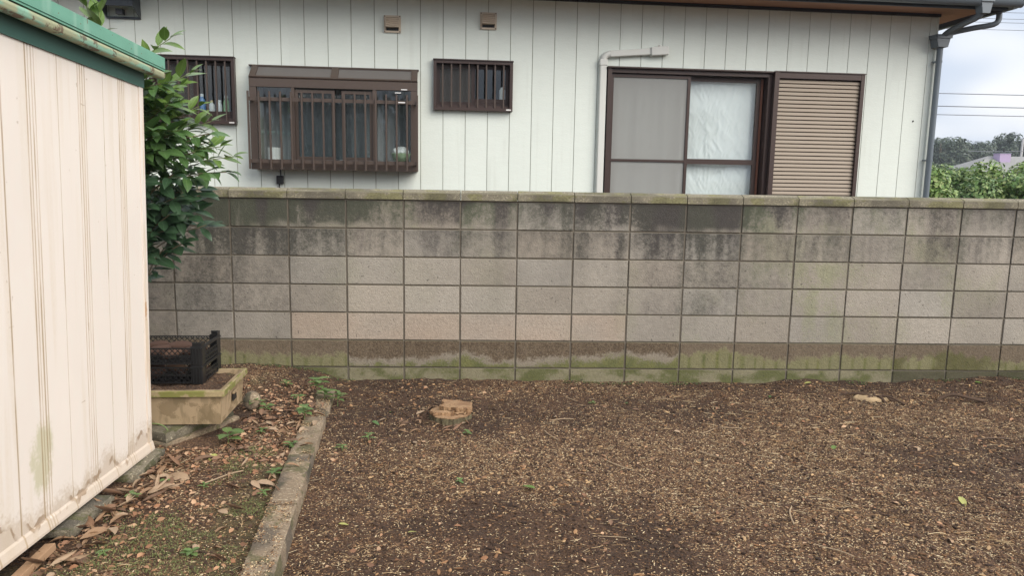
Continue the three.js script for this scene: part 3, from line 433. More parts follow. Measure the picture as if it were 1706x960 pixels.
// ------------------------------------------------------------------ garden shed
{
  const shed = thing('shed', 'cream metal garden shed with a green roof edge, close on the left', 'shed', [0.107, 0.088, 1.625]);
  shed.rotation.set(-0.02, 0, -0.02);
  const shedT = tex(1024, 1024, (u, v) => { // u: 3 m along the side, v: 2 m up
    const z = u * 3, y = v * 2, g = vn(z * 120, y * 120), n = fbm(z * 5, y * 2.2 + 4, 4);
    let c = [0.83, 0.762, 0.695].map((q) => q * (0.955 + 0.07 * n));
    const run = fbm(z * 26 + 3, y * 1.2, 3); c = mix3(c, [0.66, 0.55, 0.40], 0.3 * sst(0.56, 0.78, run) * (0.5 + 0.5 * g));
    const low = fbm(z * 7, 1.5, 4), edge = 0.05 + 0.16 * low * low;     // splashed dirt with a ragged upper line
    const spl = sst(edge + 0.05, edge - 0.03, y - 0.09 * (fbm(z * 18, y * 9, 3) - 0.5) - 0.05 * (g - 0.5));
    c = mix3(c, [0.46, 0.35, 0.235], spl * 0.5); const ln = Math.abs(y - edge + 0.035 - 0.05 * (fbm(z * 22, 3, 3) - 0.5)); if (ln < 0.012) c = mix3(c, [0.28, 0.18, 0.10], 0.7 * sst(0.35, 0.6, fbm(z * 15 + 9, y * 15, 3)));
    const al = Math.exp(-(((z - 0.92) / 0.09) ** 2 + ((y - 0.3) / 0.16) ** 2)); c = mix3(c, [0.50, 0.48, 0.29], 0.65 * sst(0.3, 0.62, al * (0.35 + fbm(z * 22, y * 14, 4)) + 0.15 * (g - 0.5)));
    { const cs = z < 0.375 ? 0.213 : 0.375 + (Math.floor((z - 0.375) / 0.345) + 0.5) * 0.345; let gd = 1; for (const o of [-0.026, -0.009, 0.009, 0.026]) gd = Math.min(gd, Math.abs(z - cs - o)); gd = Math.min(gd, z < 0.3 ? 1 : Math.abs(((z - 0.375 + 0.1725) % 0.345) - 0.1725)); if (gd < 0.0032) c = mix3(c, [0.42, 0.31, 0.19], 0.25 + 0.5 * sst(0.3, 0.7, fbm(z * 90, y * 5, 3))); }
    if (vn(z * 38 + 5, y * 38) > 0.985) c = mix3(c, [0.4, 0.3, 0.2], 0.5);
    const ru = Math.exp(-(((z - 0.03) / 0.012) ** 2 + ((y - 0.68) / 0.05) ** 2)); c = mix3(c, [0.42, 0.18, 0.08], 0.8 * sst(0.25, 0.6, ru * (0.5 + g)));
    if (z < 0.045) c = mix3(c, [0.62, 0.44, 0.26], 0.45 * sst(0.5, 0.7, fbm(z * 60, y * 5, 3)));
    return c;
  }, { rep: [1 / 3, 0.5] });
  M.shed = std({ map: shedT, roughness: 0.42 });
  const rust = tex(1024, 256, (u, v) => { const z = u * 2, y = v * 0.5, g = vn(z * 150, y * 150), n = fbm(z * 6, y * 18, 4); let c = [0.15, 0.36, 0.265].map((q) => q * (0.82 + 0.34 * n)); c = mix3(c, [0.36, 0.55, 0.45], 0.4 * sst(0.55, 0.75, fbm(z * 14, y * 3 + 9, 3))); if (vn(z * 60 + 2, y * 60) > 0.95) c = [0.16, 0.075, 0.04]; return c; }, { rep: [0.5, 2] });
  const rust2 = tex(1024, 256, (u, v) => { const z = u * 2, y = v * 0.5, g = vn(z * 150, y * 150), n = fbm(z * 9, y * 30, 4); let c = mix3([0.26, 0.46, 0.34], [0.36, 0.38, 0.24], sst(0.4, 0.6, n)); return mix3(c, [0.13, 0.07, 0.045], 0.8 * sst(0.54, 0.68, fbm(z * 30 + 4, y * 14, 4) + 0.25 * (g - 0.5))); }, { rep: [0.5, 2] });
  M.green = std({ map: rust, roughness: 0.45 }); M.greenRust = std({ map: rust2, roughness: 0.7 });
  M.greenDark = std({ c: [0.035, 0.105, 0.085], roughness: 0.5 });
  const zuv = (g) => { const p = g.attributes.position, u = g.attributes.uv; for (let i = 0; i < p.count; i++) u.setXY(i, p.getZ(i), p.getY(i)); return g; };
  const up = [[0, 0, 1], [1, 0, 0], [0, 1, 0]];
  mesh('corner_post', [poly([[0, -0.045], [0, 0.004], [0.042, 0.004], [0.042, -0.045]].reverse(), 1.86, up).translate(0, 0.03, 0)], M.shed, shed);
  for (let i = 0; i < 9; i++) { // ribbed wall sheets
    const a = i ? 0.375 + (i - 1) * 0.345 : 0.0445, b = 0.375 + i * 0.345, c = i ? (a + b) / 2 : 0.213;
    const top = [[a + 0.0016, -0.008], [a + 0.0018, 0]];
    for (const o of [-0.026, -0.009, 0.009, 0.026]) top.push([c + o - 0.0023, 0], [c + o - 0.002, -0.0065], [c + o + 0.002, -0.0065], [c + o + 0.0023, 0]);
    top.push([b - 0.0018, 0], [b - 0.0016, -0.008]);
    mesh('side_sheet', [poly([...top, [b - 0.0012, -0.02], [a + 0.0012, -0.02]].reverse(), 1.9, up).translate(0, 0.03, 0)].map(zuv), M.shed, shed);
  }
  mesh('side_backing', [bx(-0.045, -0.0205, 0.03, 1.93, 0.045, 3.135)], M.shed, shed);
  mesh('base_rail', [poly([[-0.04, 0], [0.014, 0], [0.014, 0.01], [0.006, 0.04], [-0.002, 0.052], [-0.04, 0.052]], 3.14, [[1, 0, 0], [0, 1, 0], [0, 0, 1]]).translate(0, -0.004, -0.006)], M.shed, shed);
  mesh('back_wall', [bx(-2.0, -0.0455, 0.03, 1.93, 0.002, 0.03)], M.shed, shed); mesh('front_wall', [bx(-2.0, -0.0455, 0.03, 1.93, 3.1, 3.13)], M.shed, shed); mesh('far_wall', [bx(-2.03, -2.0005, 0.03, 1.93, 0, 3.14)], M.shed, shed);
  mesh('floor_panel', [bx(-1.99, -0.046, 0.012, 0.028, 0.02, 3.12)], M.greenDark, shed);
  const tilt = (m) => { m.position.set(0, 1.80, 0); m.rotation.x = -0.037; return m; };
  tilt(mesh('header', [bx(-0.02, 0.0085, -0.03, 0.13, -0.004, 3.2)], M.greenDark, shed));
  const ez = [[1, 0, 0], [0, 1, 0], [0, 0, 1]], lip = []; for (let i = 0; i <= 8; i++) { const t = -Math.PI / 2 + Math.PI * i / 8; lip.push([0.052 + 0.016 * Math.cos(t), 0.048 + 0.02 * Math.sin(t)]); }
  const L = tilt(mesh('gutter_lip', [toCreasedNormals(poly([...lip, [0.012, 0.068], [0.012, 0.063], [0.045, 0.06], [0.045, 0.036], [0.03, 0.03]], 3.4, ez).translate(0, 0, -0.1), 0.7)], M.greenRust, shed));
  tilt(mesh('roof_edge', [poly([[0.009, 0.0685], [0.066, 0.0685], [0.066, 0.074], [0.062, 0.0745], [0.062, 0.078], [0.067, 0.0785], [0.066, 0.131], [0.06, 0.134], [0.009, 0.134]], 3.4, ez).translate(0, 0, -0.1)], M.green, shed));
  tilt(mesh('roof', [bx(-2.1, 0.0088, 0.112, 0.133, -0.1, 3.3)], M.green, shed));
}

// ------------------------------------------------------------------ slabs and blocks under and beside the shed
function slabGeo(w, h, d, seed, rag = 0.018) { // a worn slab with ragged edges
  const g0 = new RoundedBoxGeometry(w, h, d, 3, Math.min(h, 0.02) * 0.45), g = mergeVertices(g0), p = g.attributes.position;
  const gg = new THREE.BoxGeometry(w, h, d, Math.ceil(w / 0.025), 4, Math.ceil(d / 0.025)); gg.deleteAttribute('uv'); gg.deleteAttribute('normal'); const m = mergeVertices(gg), q = m.attributes.position;
  for (let i = 0; i < q.count; i++) { let x = q.getX(i), y = q.getY(i), z = q.getZ(i); const ex = Math.abs(x) > w / 2 - 1e-4, ezz = Math.abs(z) > d / 2 - 1e-4, ey = Math.abs(y) > h / 2 - 1e-4;
    const n = fbm(x * 22 + seed, z * 22 + y * 30, 3) - 0.5; if (ex) x += Math.sign(x) * (rag * n - rag / 6); if (ezz) z += Math.sign(z) * (rag * n - rag / 6); if (ey) y += 0.008 * (fbm(x * 25 + seed, z * 25, 3) - 0.5);
    if (ey && (ex || ezz)) { x *= 1 - 0.004 / w * 2; z *= 1 - 0.004 / d * 2; y *= 0.9; } q.setXYZ(i, x, y, z); }
  m.computeVertexNormals(); return puv(toCreasedNormals(m, 0.9), seed, seed * 0.7);
}
function slab(name, label, cat, pos, dim, rot, seed, mat = M.slab, group) { const m = mesh(name, slabGeo(...dim, seed), mat); m.position.set(...pos); m.rotation.set(...rot); return tag(m, label, cat, group); }
slab('concrete_slab', 'mossy concrete slab carrying the beige planter box', 'slab', [-0.005, 0.099, 1.175], [0.5, 0.062, 0.5], [0.01, -0.4, -0.02], 1.7);
slab('concrete_slab', 'plain grey slab lowest under the beige planter box', 'slab', [0.012, 0.05, 1.165], [0.52, 0.036, 0.54], [0, -0.44, 0.0], 8.2, M.kerb);
slab('concrete_slab', 'mossy slab under the back corner of the shed beside the planter', 'slab', [0.03, 0.062, 1.77], [0.28, 0.042, 0.34], [0.02, 0.04, -0.03], 3.1);
slab('concrete_slab', 'mossy slab under the shed side, nearer the camera', 'slab', [0.033, 0.062, 2.32], [0.28, 0.042, 0.33], [0.01, -0.03, -0.02], 5.6);
slab('concrete_block', 'crumbling concrete block below the nearer mossy slab', 'block', [0.04, 0.016, 2.34], [0.22, 0.06, 0.2], [0, 0.1, 0], 9.4);
{ const g = new THREE.IcosahedronGeometry(0.05, 4), p = g.attributes.position; for (let i = 0; i < p.count; i++) { const v = V(p.getX(i), p.getY(i), p.getZ(i)), k = 0.8 + 0.45 * fbm(v.x * 18 + 2, v.z * 18 + v.y * 14, 3); p.setXYZ(i, v.x * k, v.y * k * 1.1, v.z * k); } const m = mergeVertices(g); m.computeVertexNormals(); const o = mesh('field_stone', puv(m.toNonIndexed()), M.kerb); o.position.set(0.375, 0.105, 0.86); tag(o, 'rounded grey stone behind the planter box', 'stone'); }
{ const b = mesh('wood_offcut', rbx(-0.02, 0.02, -0.014, 0.014, -0.14, 0.14, 0.003), std({ map: woodT([0.42, 0.27, 0.16], [0.26, 0.15, 0.08], 9), roughness: 0.8 })); b.position.set(0.145, 0.055, 2.72); b.rotation.set(0.04, 0.02, 0.1); tag(b, 'short wooden offcut lying against the shed base', 'wood'); }

// ------------------------------------------------------------------ kerb
{
  const k = thing('kerb', 'long concrete garden kerb running from the wall toward the camera', 'kerb', [0, 0, 0]);
  const dir = Math.atan(0.1035), R = rng(77); let z = 0.42;
  for (let i = 0; i < 7; i++) { const Ls = 0.6, g = slabGeo(0.13, 0.15, Ls + 0.001, 20 + i * 3.7, 0.007), zc = z + Ls / 2 * Math.cos(dir); const m = mesh('kerb_stone', g, M.kerb, k); m.position.set(KX(zc) - 0.064, -0.012 + R() * 0.004 - (i ? 0 : 0.034), zc); m.rotation.y = dir + (R() - 0.5) * 0.008; m.rotation.x = (R() - 0.5) * 0.008 + (i ? 0 : 0.085); z += Ls * Math.cos(dir); }
}

// ------------------------------------------------------------------ planter box with soil, two crates, tubers
{
  const bt = tex(512, 512, (u, v) => { const x = u, y = v, g = vn(x * 256, y * 256), n = fbm(x * 7 + 3, y * 9, 5); let c = [0.40, 0.30, 0.185].map((q) => q * (0.86 + 0.2 * n)); const d = sst(0.47, 0.53, n + 0.12 * (g - 0.5)); c = mix3(c, [0.18, 0.13, 0.07], 0.65 * d); return mix3(c, [0.13, 0.10, 0.05], 0.4 * sst(0.5, 0.62, fbm(x * 16, y * 5 + 8, 4))); }, { rep: [1.6, 1.6] });
  const mt = tex(512, 256, (u, v) => { const g = vn(u * 256, v * 128), n = fbm(u * 14, v * 9, 4); return mix3([0.34, 0.27, 0.15], mix3([0.24, 0.225, 0.06], [0.15, 0.16, 0.045], g), sst(0.36, 0.54, n)).map((q) => q * (0.8 + 0.35 * g)); }, { rep: [1.3, 3] });
  M.box = std({ map: bt, roughness: 0.62 }); M.rim = std({ map: mt, roughness: 0.85 });
  const b = thing('planter_box', 'weathered beige plastic box full of dark soil, mossy rim', 'planter', [0.035, 0.132, 1.175]);
  b.rotation.y = 0.05; const X = 0.335, Z = 0.225, H = 0.19;
  const wall = (x0, x1, z0, z1, tx, tz) => { const g = new THREE.BoxGeometry(x1 - x0, H, z1 - z0, 1, 1, 1), p = g.attributes.position; g.translate((x0 + x1) / 2, H / 2, (z0 + z1) / 2); for (let i = 0; i < p.count; i++) { const f = 1 - 0.05 * (1 - p.getY(i) / H); p.setX(i, p.getX(i) * f); p.setZ(i, p.getZ(i) * f); } g.computeVertexNormals(); return puv(g, tx, tz); };
  mesh('side', [wall(-X, X, Z - 0.012, Z, 0.3, 0.2)], M.box, b); mesh('side', [wall(-X, X, -Z, -Z + 0.012, 0.7, 0.2)], M.box, b);
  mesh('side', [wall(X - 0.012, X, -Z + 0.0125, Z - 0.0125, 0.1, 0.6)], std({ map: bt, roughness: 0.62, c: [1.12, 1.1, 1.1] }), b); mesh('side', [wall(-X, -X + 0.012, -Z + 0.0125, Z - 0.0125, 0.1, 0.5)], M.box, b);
  mesh('bottom', [bx(-X * 0.94, X * 0.94, 0.004, 0.016, -Z * 0.92, Z * 0.92)], M.box, b);
  const o = 0.016; mesh('rim', [rbx(-X - o, X + o, H - 0.034, H, Z + 0.0005, Z + o, 0.004), rbx(-X - o, X + o, H - 0.034, H, -Z - o, -Z - 0.0005, 0.004), rbx(X + 0.0005, X + o, H - 0.035, H + 0.001, -Z, Z, 0.004), rbx(-X - o, -X - 0.0005, H - 0.034, H, -Z, Z, 0.004)], M.rim, b);
  mesh('handle_hole', [bx(X - 0.002, X + 0.0015, 0.07, 0.115, -0.045, 0.025)], M.black, b);
  mesh('handle_lip', [beam([X + 0.006, 0.118, -0.05], [X + 0.006, 0.118, 0.03], 0.012, 0.01)], M.box, b);
  const sg = new THREE.PlaneGeometry(X * 2 - 0.03, Z * 2 - 0.03, 60, 40).rotateX(-Math.PI / 2), sp = sg.attributes.position; for (let i = 0; i < sp.count; i++) sp.setY(i, H - 0.022 + 0.03 * (fbm(sp.getX(i) * 22, sp.getZ(i) * 22 + 4, 3) - 0.5)); sg.computeVertexNormals(); mesh('soil', puv(sg), M.soil, b);
  M.crate = std({ c: [0.012, 0.0125, 0.0135], roughness: 0.34 });
  const ca = -0.33, cb = 0.235, za = -0.165, zb = 0.165, CH = 0.106;
  function lattice(along, len, y0, y1, plane) { // diamonds between rails, along x or z
    const out = [], P = (t, y) => along === 'x' ? [t, y, plane] : [plane, y, t], hgt = y1 - y0, pitch = 0.03;
    const add = (a, b, ya, yb) => out.push(beam(P(a, ya), P(b, yb), 0.0035, 0.0042));
    for (let s = len[0] - hgt; s < len[1]; s += pitch) for (const d of [1, -1]) {
      let a = s, b = s + hgt, ya = d > 0 ? y0 : y1, yb = d > 0 ? y1 : y0;
      if (a < len[0]) { ya = lerp(ya, yb, (len[0] - a) / (b - a)); a = len[0]; } if (b > len[1]) { yb = lerp(ya, yb, (len[1] - a) / (b - a)); b = len[1]; }
      if (b - a > 0.004) add(a, b, ya, yb);
    }
    for (const y of [y0, (y0 + y1) / 2, y1]) out.push(beam(P(len[0], y), P(len[1], y), 0.007, 0.006));
    return out;
  }
  function crate(label, y, dx, dz, turn, raise) {
    const c = thing('plastic_crate', label, 'crate', [0.035 - 0.05 + dx, y, 1.07 + dz], turn, 'stacked black crates');
    mesh('bottom', [...lattice('x', [ca + 0.01, cb - 0.01], 0, 0.0001, za).slice(0, 0), ...[...Array(15)].map((_, i) => bx(ca + 0.004, cb - 0.004, 0.002, 0.006, za + 0.01 + i * 0.0215, za + 0.018 + i * 0.0215)), ...[...Array(19)].map((_, i) => bx(ca + 0.012 + i * 0.029, ca + 0.018 + i * 0.029, 0.0062, 0.0095, za + 0.004, zb - 0.004))], M.crate, c);
    for (const [sx, sz] of [[0, 0], [1, 0], [0, 1], [1, 1]]) { const x = sx ? cb : ca, z = sz ? zb : za, dX = sx ? -1 : 1, dZ = sz ? -1 : 1, q = (a, b) => [Math.min(a, b), Math.max(a, b)];
      mesh('corner_post', [rbx(...q(x, x + dX * 0.06), 0.0005, CH, ...q(z, z + dZ * 0.008), 0.0025), rbx(...q(x, x + dX * 0.008), 0.0005, CH, ...q(z + dZ * 0.0085, z + dZ * 0.06), 0.0025), rbx(...q(x - dX * 0.004, x + dX * 0.064), CH * 0.86, CH * 0.93, ...q(z - dZ * 0.004, z + dZ * 0.0005), 0.002), rbx(...q(x - dX * 0.004, x + dX * 0.0005), CH * 0.86, CH * 0.93, ...q(z + dZ * 0.001, z + dZ * 0.064), 0.002), ...[0.014, 0.03, 0.046].map((t) => bx(...q(x + dX * t, x + dX * (t + 0.003)), 0.01, CH * 0.84, ...q(z - dZ * 0.0035, z - dZ * 0.0002))), ...(raise ? [rbx(...q(x, x + dX * 0.05), CH + 0.0005, CH + 0.022, ...q(z, z + dZ * 0.007), 0.002), rbx(...q(x, x + dX * 0.007), CH + 0.0005, CH + 0.022, ...q(z + dZ * 0.0075, z + dZ * 0.05), 0.002)] : [])], M.crate, c); }
    for (const z of [za + 0.004, zb - 0.004]) mesh('side_lattice', lattice('x', [ca + 0.06, cb - 0.06], 0.008, CH - 0.012, z), M.crate, c);
    for (const x of [ca + 0.004, cb - 0.004]) { mesh('end_lattice', [...lattice('z', [za + 0.06, zb - 0.06], 0.008, CH * 0.55, x), rbx(x - 0.008, x + 0.008, CH - 0.018, CH - 0.002, za + 0.06, zb - 0.06, 0.003), bx(x - 0.005, x + 0.005, CH * 0.55, CH - 0.018, za + 0.06, za + 0.07), bx(x - 0.005, x + 0.005, CH * 0.55, CH - 0.018, zb - 0.07, zb - 0.06)], M.crate, c); }
    return c;
  }
  crate('lower black plastic lattice crate standing on the planter soil', 0.309, 0, 0, 0.03, false);
  crate('upper black plastic lattice crate with raised corners, on the other crate', 0.4165, 0.002, 0.002, 0.035, true);
  const R = rng(15), spud = (x, y, z, l, r, turn, tl, label) => { const g = new THREE.SphereGeometry(1, 16, 12), p = g.attributes.position; for (let i = 0; i < p.count; i++) { const vx = p.getX(i), vy = p.getY(i), vz = p.getZ(i), k = 0.85 + 0.3 * fbm(vx * 2 + x * 40, vy * 2 + vz * 2 + 6, 3); p.setXYZ(i, vx * l, vy * r * k + 0.12 * r * Math.sin(vx * 2), vz * r * k); } g.computeVertexNormals(); const m = mesh('sweet_potato', g, tub[Math.floor(R() * 3)]); m.position.set(x, y, z); m.rotation.set(0, turn, tl); tag(m, label, 'tuber', label); };
  const tub = [[0.10, 0.052, 0.032], [0.15, 0.085, 0.05], [0.065, 0.033, 0.022]].map((c) => std({ c, roughness: 0.8, bumpMap: fineBump, bumpScale: 0.001 }));
  for (let i = 0; i < 9; i++) spud(-0.21 + (i % 5) * 0.075 + R() * 0.02, 0.428 + 0.026 + (i > 4 ? 0.02 : -0.004), 1.0 + (i % 2) * 0.09 + R() * 0.03, 0.06 + R() * 0.02, 0.024 + R() * 0.007, R() * 3, (R() - 0.5) * 0.4, 'reddish brown sweet potato lying in the upper black crate');
  for (let i = 0; i < 7; i++) spud(-0.24 + i * 0.06 + R() * 0.02, 0.321 + 0.026, 1.02 + (i % 2) * 0.1 + R() * 0.03, 0.06 + R() * 0.015, 0.024 + R() * 0.006, R() * 3, (R() - 0.5) * 0.3, 'reddish brown sweet potato lying in the lower black crate');
}

// ------------------------------------------------------------------ leaves
function leafGeo(L, W, { bend = 0.3, fold = 0.25, n = 6, tip = 1.5, curl = 0, twist = 0 } = {}) { // lies along +z, face up
  const p = [], uv = [], idx = [];
  for (let i = 0; i <= n; i++) {
    const t = i / n, w = W / 2 * Math.pow(Math.sin(Math.PI * Math.pow(t, 0.85)), 0.8) * (t > 0.75 ? lerp(1, 0.75, (t - 0.75) * 4) : 1), a = bend * t, z = L * (a > 1e-3 || a < -1e-3 ? Math.sin(a * t) / (a || 1) * 1 : t), y = -L * bend * 0.5 * t * t, zz = L * t * Math.cos(bend * t * 0.5), tw = twist * t;
    for (const s of [-1, 0, 1]) { const f = fold * Math.abs(s) + curl * Math.abs(s) * t; const X = s * w * Math.cos(f), Y = Math.abs(s) * w * Math.sin(f); p.push(X * Math.cos(tw) - Y * Math.sin(tw), y + X * Math.sin(tw) + Y * Math.cos(tw), zz); uv.push(0.5 + s * 0.5, t); }
    if (i) for (let k = 0; k < 2; k++) { const o = i * 3 + k; idx.push(o - 3, o, o - 2, o - 2, o, o + 1); }
  }
  const g = new THREE.BufferGeometry(); g.setAttribute('position', new THREE.Float32BufferAttribute(p, 3)); g.setAttribute('uv', new THREE.Float32BufferAttribute(uv, 2)); g.setIndex(idx); g.computeVertexNormals(); return g;
}
const veinT = (a, b) => tex(128, 256, (u, v) => { const m = Math.abs(u - 0.5), vein = sst(0.035, 0.012, m), side = sst(0.75, 0.95, Math.abs(((v + m * 0.5) * 9 % 1) * 2 - 1)) * 0.22; return mix3(a, b, clamp(vein * 0.75 + side)).map((q) => q * (0.86 + 0.28 * fbm(u * 6, v * 10, 3))); });
const leafMat = (a, b, o = {}) => std({ phys: 1, map: veinT(a, b), roughness: o.r ?? 0.36, transmission: o.t ?? 0.22, thickness: 0, specularIntensity: 0.9, side: THREE.DoubleSide });
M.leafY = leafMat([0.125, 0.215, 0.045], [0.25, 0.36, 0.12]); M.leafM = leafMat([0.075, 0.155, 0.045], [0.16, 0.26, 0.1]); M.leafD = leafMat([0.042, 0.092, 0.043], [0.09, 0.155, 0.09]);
M.bark = std({ map: concreteT([0.13, 0.105, 0.075], [0.09, 0.095, 0.05], 0.06, 44, 0.3), roughness: 0.95, bumpMap: fineBump, bumpScale: 0.004 });
M.twig = std({ c: [0.17, 0.14, 0.085], roughness: 0.9 }); M.twigG = std({ c: [0.17, 0.2, 0.08], roughness: 0.7 });
const basis = (d, nrm) => { const z = d.clone().normalize(), x = new THREE.Vector3().crossVectors(nrm, z).normalize(), y = new THREE.Vector3().crossVectors(z, x); return new THREE.Matrix4().makeBasis(x, y, z); };

// ------------------------------------------------------------------ evergreen shrub between shed and wall
{
  const sh = thing('evergreen_shrub', 'glossy leaved evergreen shrub squeezed between shed and block wall', 'shrub', [-0.34, 0, 0.7]);
  const R = rng(2024), base = V(-0.34, 0, 0.7), wood = [], young = [], leaves = [];
  const LG = [leafGeo(0.1, 0.046, { bend: 0.35, fold: 0.22 }), leafGeo(0.092, 0.04, { bend: 0.6, fold: 0.3, twist: 0.2 }), leafGeo(0.108, 0.05, { bend: 0.15, fold: 0.16, twist: -0.2 }), leafGeo(0.082, 0.04, { bend: 0.45, fold: 0.35 })];
  const rel = (v) => v.clone().sub(base);
  wood.push(tube([[0, -0.02, 0], [0.02, 0.45, 0.02], [-0.02, 0.95, 0.03], [0.03, 1.5, 0.0], [0.02, 1.95, 0.02]], 0.02, 20, 8), tube([[0, 0, 0.03], [-0.05, 0.5, 0.06], [0.06, 1.0, 0.14], [0.08, 1.45, 0.2]], 0.014, 16, 7));
  function twig(tip, len, n, tone, from) {
    const inner = from || V(-0.3 + (R() - 0.5) * 0.1, tip.y - 0.1 - R() * 0.15, 0.7 + (tip.z - 0.7) * 0.35);
    const d = tip.clone().sub(inner).normalize(), mid = inner.clone().lerp(tip, 0.55).add(V(0, 0.03, 0));
    const cur = new THREE.CatmullRomCurve3([inner, mid, tip]); (tone === 0 ? young : wood).push(tube([inner, mid, tip].map(rel), tone === 0 ? 0.0026 : 0.0034, 8, 5));
    const tot = cur.getLength(), f0 = Math.max(0.05, 1 - len / tot); let ph = R() * 6.28;
    for (let i = 0; i < n; i++) {
      const last = i > n - 3, t = last ? 0.985 : lerp(f0, 0.97, i / Math.max(1, n - 2)), p = cur.getPointAt(Math.min(1, t)), td = cur.getTangentAt(Math.min(1, t)); ph += 2.4;
      const side = new THREE.Vector3().crossVectors(td, V(0, 1, 0)).normalize(), u2 = new THREE.Vector3().crossVectors(side, td).normalize();
      const rad = side.multiplyScalar(Math.cos(ph)).addScaledVector(u2, Math.sin(ph) * 0.6);
      const dirn = td.clone().multiplyScalar(last ? 1.1 : 0.55).addScaledVector(rad, last ? 0.5 : 1).add(V(0.12, tone === 0 ? 0.25 : -0.28, 0.2)).normalize();
      const nm = V((R() - 0.5) * 0.7 + 0.1, 1, 0.35 + (R() - 0.5) * 0.8 + (tone === 2 ? 0.3 : 0));
      leaves.push({ p: p.clone().addScaledVector(dirn, 0.006), m: basis(dirn, nm), s: (0.92 + R() * 0.62) * (last && tone === 0 ? 0.75 : 1), g: Math.floor(R() * 4), tone });
    }
  }
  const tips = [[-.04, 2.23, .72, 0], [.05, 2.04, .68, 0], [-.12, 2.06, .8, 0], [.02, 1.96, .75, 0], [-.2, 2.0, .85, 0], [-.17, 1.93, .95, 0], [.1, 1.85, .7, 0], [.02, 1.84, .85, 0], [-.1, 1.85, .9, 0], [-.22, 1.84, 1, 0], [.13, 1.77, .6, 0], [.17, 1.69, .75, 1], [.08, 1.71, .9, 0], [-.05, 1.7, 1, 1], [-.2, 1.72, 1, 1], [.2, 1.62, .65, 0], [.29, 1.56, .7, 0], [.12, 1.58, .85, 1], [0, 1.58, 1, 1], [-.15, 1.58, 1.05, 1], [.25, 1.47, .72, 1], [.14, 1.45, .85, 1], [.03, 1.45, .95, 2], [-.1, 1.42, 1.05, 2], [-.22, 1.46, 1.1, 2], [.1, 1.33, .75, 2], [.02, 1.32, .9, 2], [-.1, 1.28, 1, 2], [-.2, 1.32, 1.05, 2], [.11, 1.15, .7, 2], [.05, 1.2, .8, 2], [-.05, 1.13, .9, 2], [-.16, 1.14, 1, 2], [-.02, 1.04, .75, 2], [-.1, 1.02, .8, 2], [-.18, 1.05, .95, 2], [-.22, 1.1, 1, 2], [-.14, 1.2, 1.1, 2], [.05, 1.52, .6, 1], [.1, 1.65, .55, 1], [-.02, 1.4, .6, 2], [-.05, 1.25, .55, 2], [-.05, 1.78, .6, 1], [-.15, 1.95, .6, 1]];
  for (const [x, y, z, t] of tips) twig(V(x - 0.02, y, z), 0.26, 11, t);
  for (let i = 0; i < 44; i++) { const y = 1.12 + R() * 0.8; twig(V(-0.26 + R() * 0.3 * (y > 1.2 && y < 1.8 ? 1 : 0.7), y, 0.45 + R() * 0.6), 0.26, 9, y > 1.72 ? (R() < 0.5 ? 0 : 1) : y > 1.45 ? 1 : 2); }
  for (let i = 0; i < 12; i++) twig(V(-0.25 + R() * 0.26, 1.84 + R() * 0.18, 0.6 + R() * 0.4), 0.24, 10, R() < 0.6 ? 0 : 1);
  twig(V(-.52, 2.46, .75), 0.2, 8, 0, V(-.46, 2.0, .72)); twig(V(-.44, 2.36, .75), 0.12, 5, 0, V(-.46, 2.0, .72));
  mesh('branch', wood, M.twig, sh); mesh('young_shoot', young, M.twigG, sh);
  leaves.sort((a, b) => b.p.z - a.p.z); const rest = [];
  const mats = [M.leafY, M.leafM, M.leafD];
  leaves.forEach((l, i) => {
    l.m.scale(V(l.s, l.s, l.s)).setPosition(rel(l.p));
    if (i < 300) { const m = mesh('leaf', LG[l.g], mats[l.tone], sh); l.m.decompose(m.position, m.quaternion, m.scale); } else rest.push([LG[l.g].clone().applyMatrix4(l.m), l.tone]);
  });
  mats.forEach((mt, k) => { const gs = rest.filter((r) => r[1] === k).map((r) => r[0]); if (gs.length) mesh('leaf_mass', gs, mt, sh).userData.kind = 'stuff'; });
}

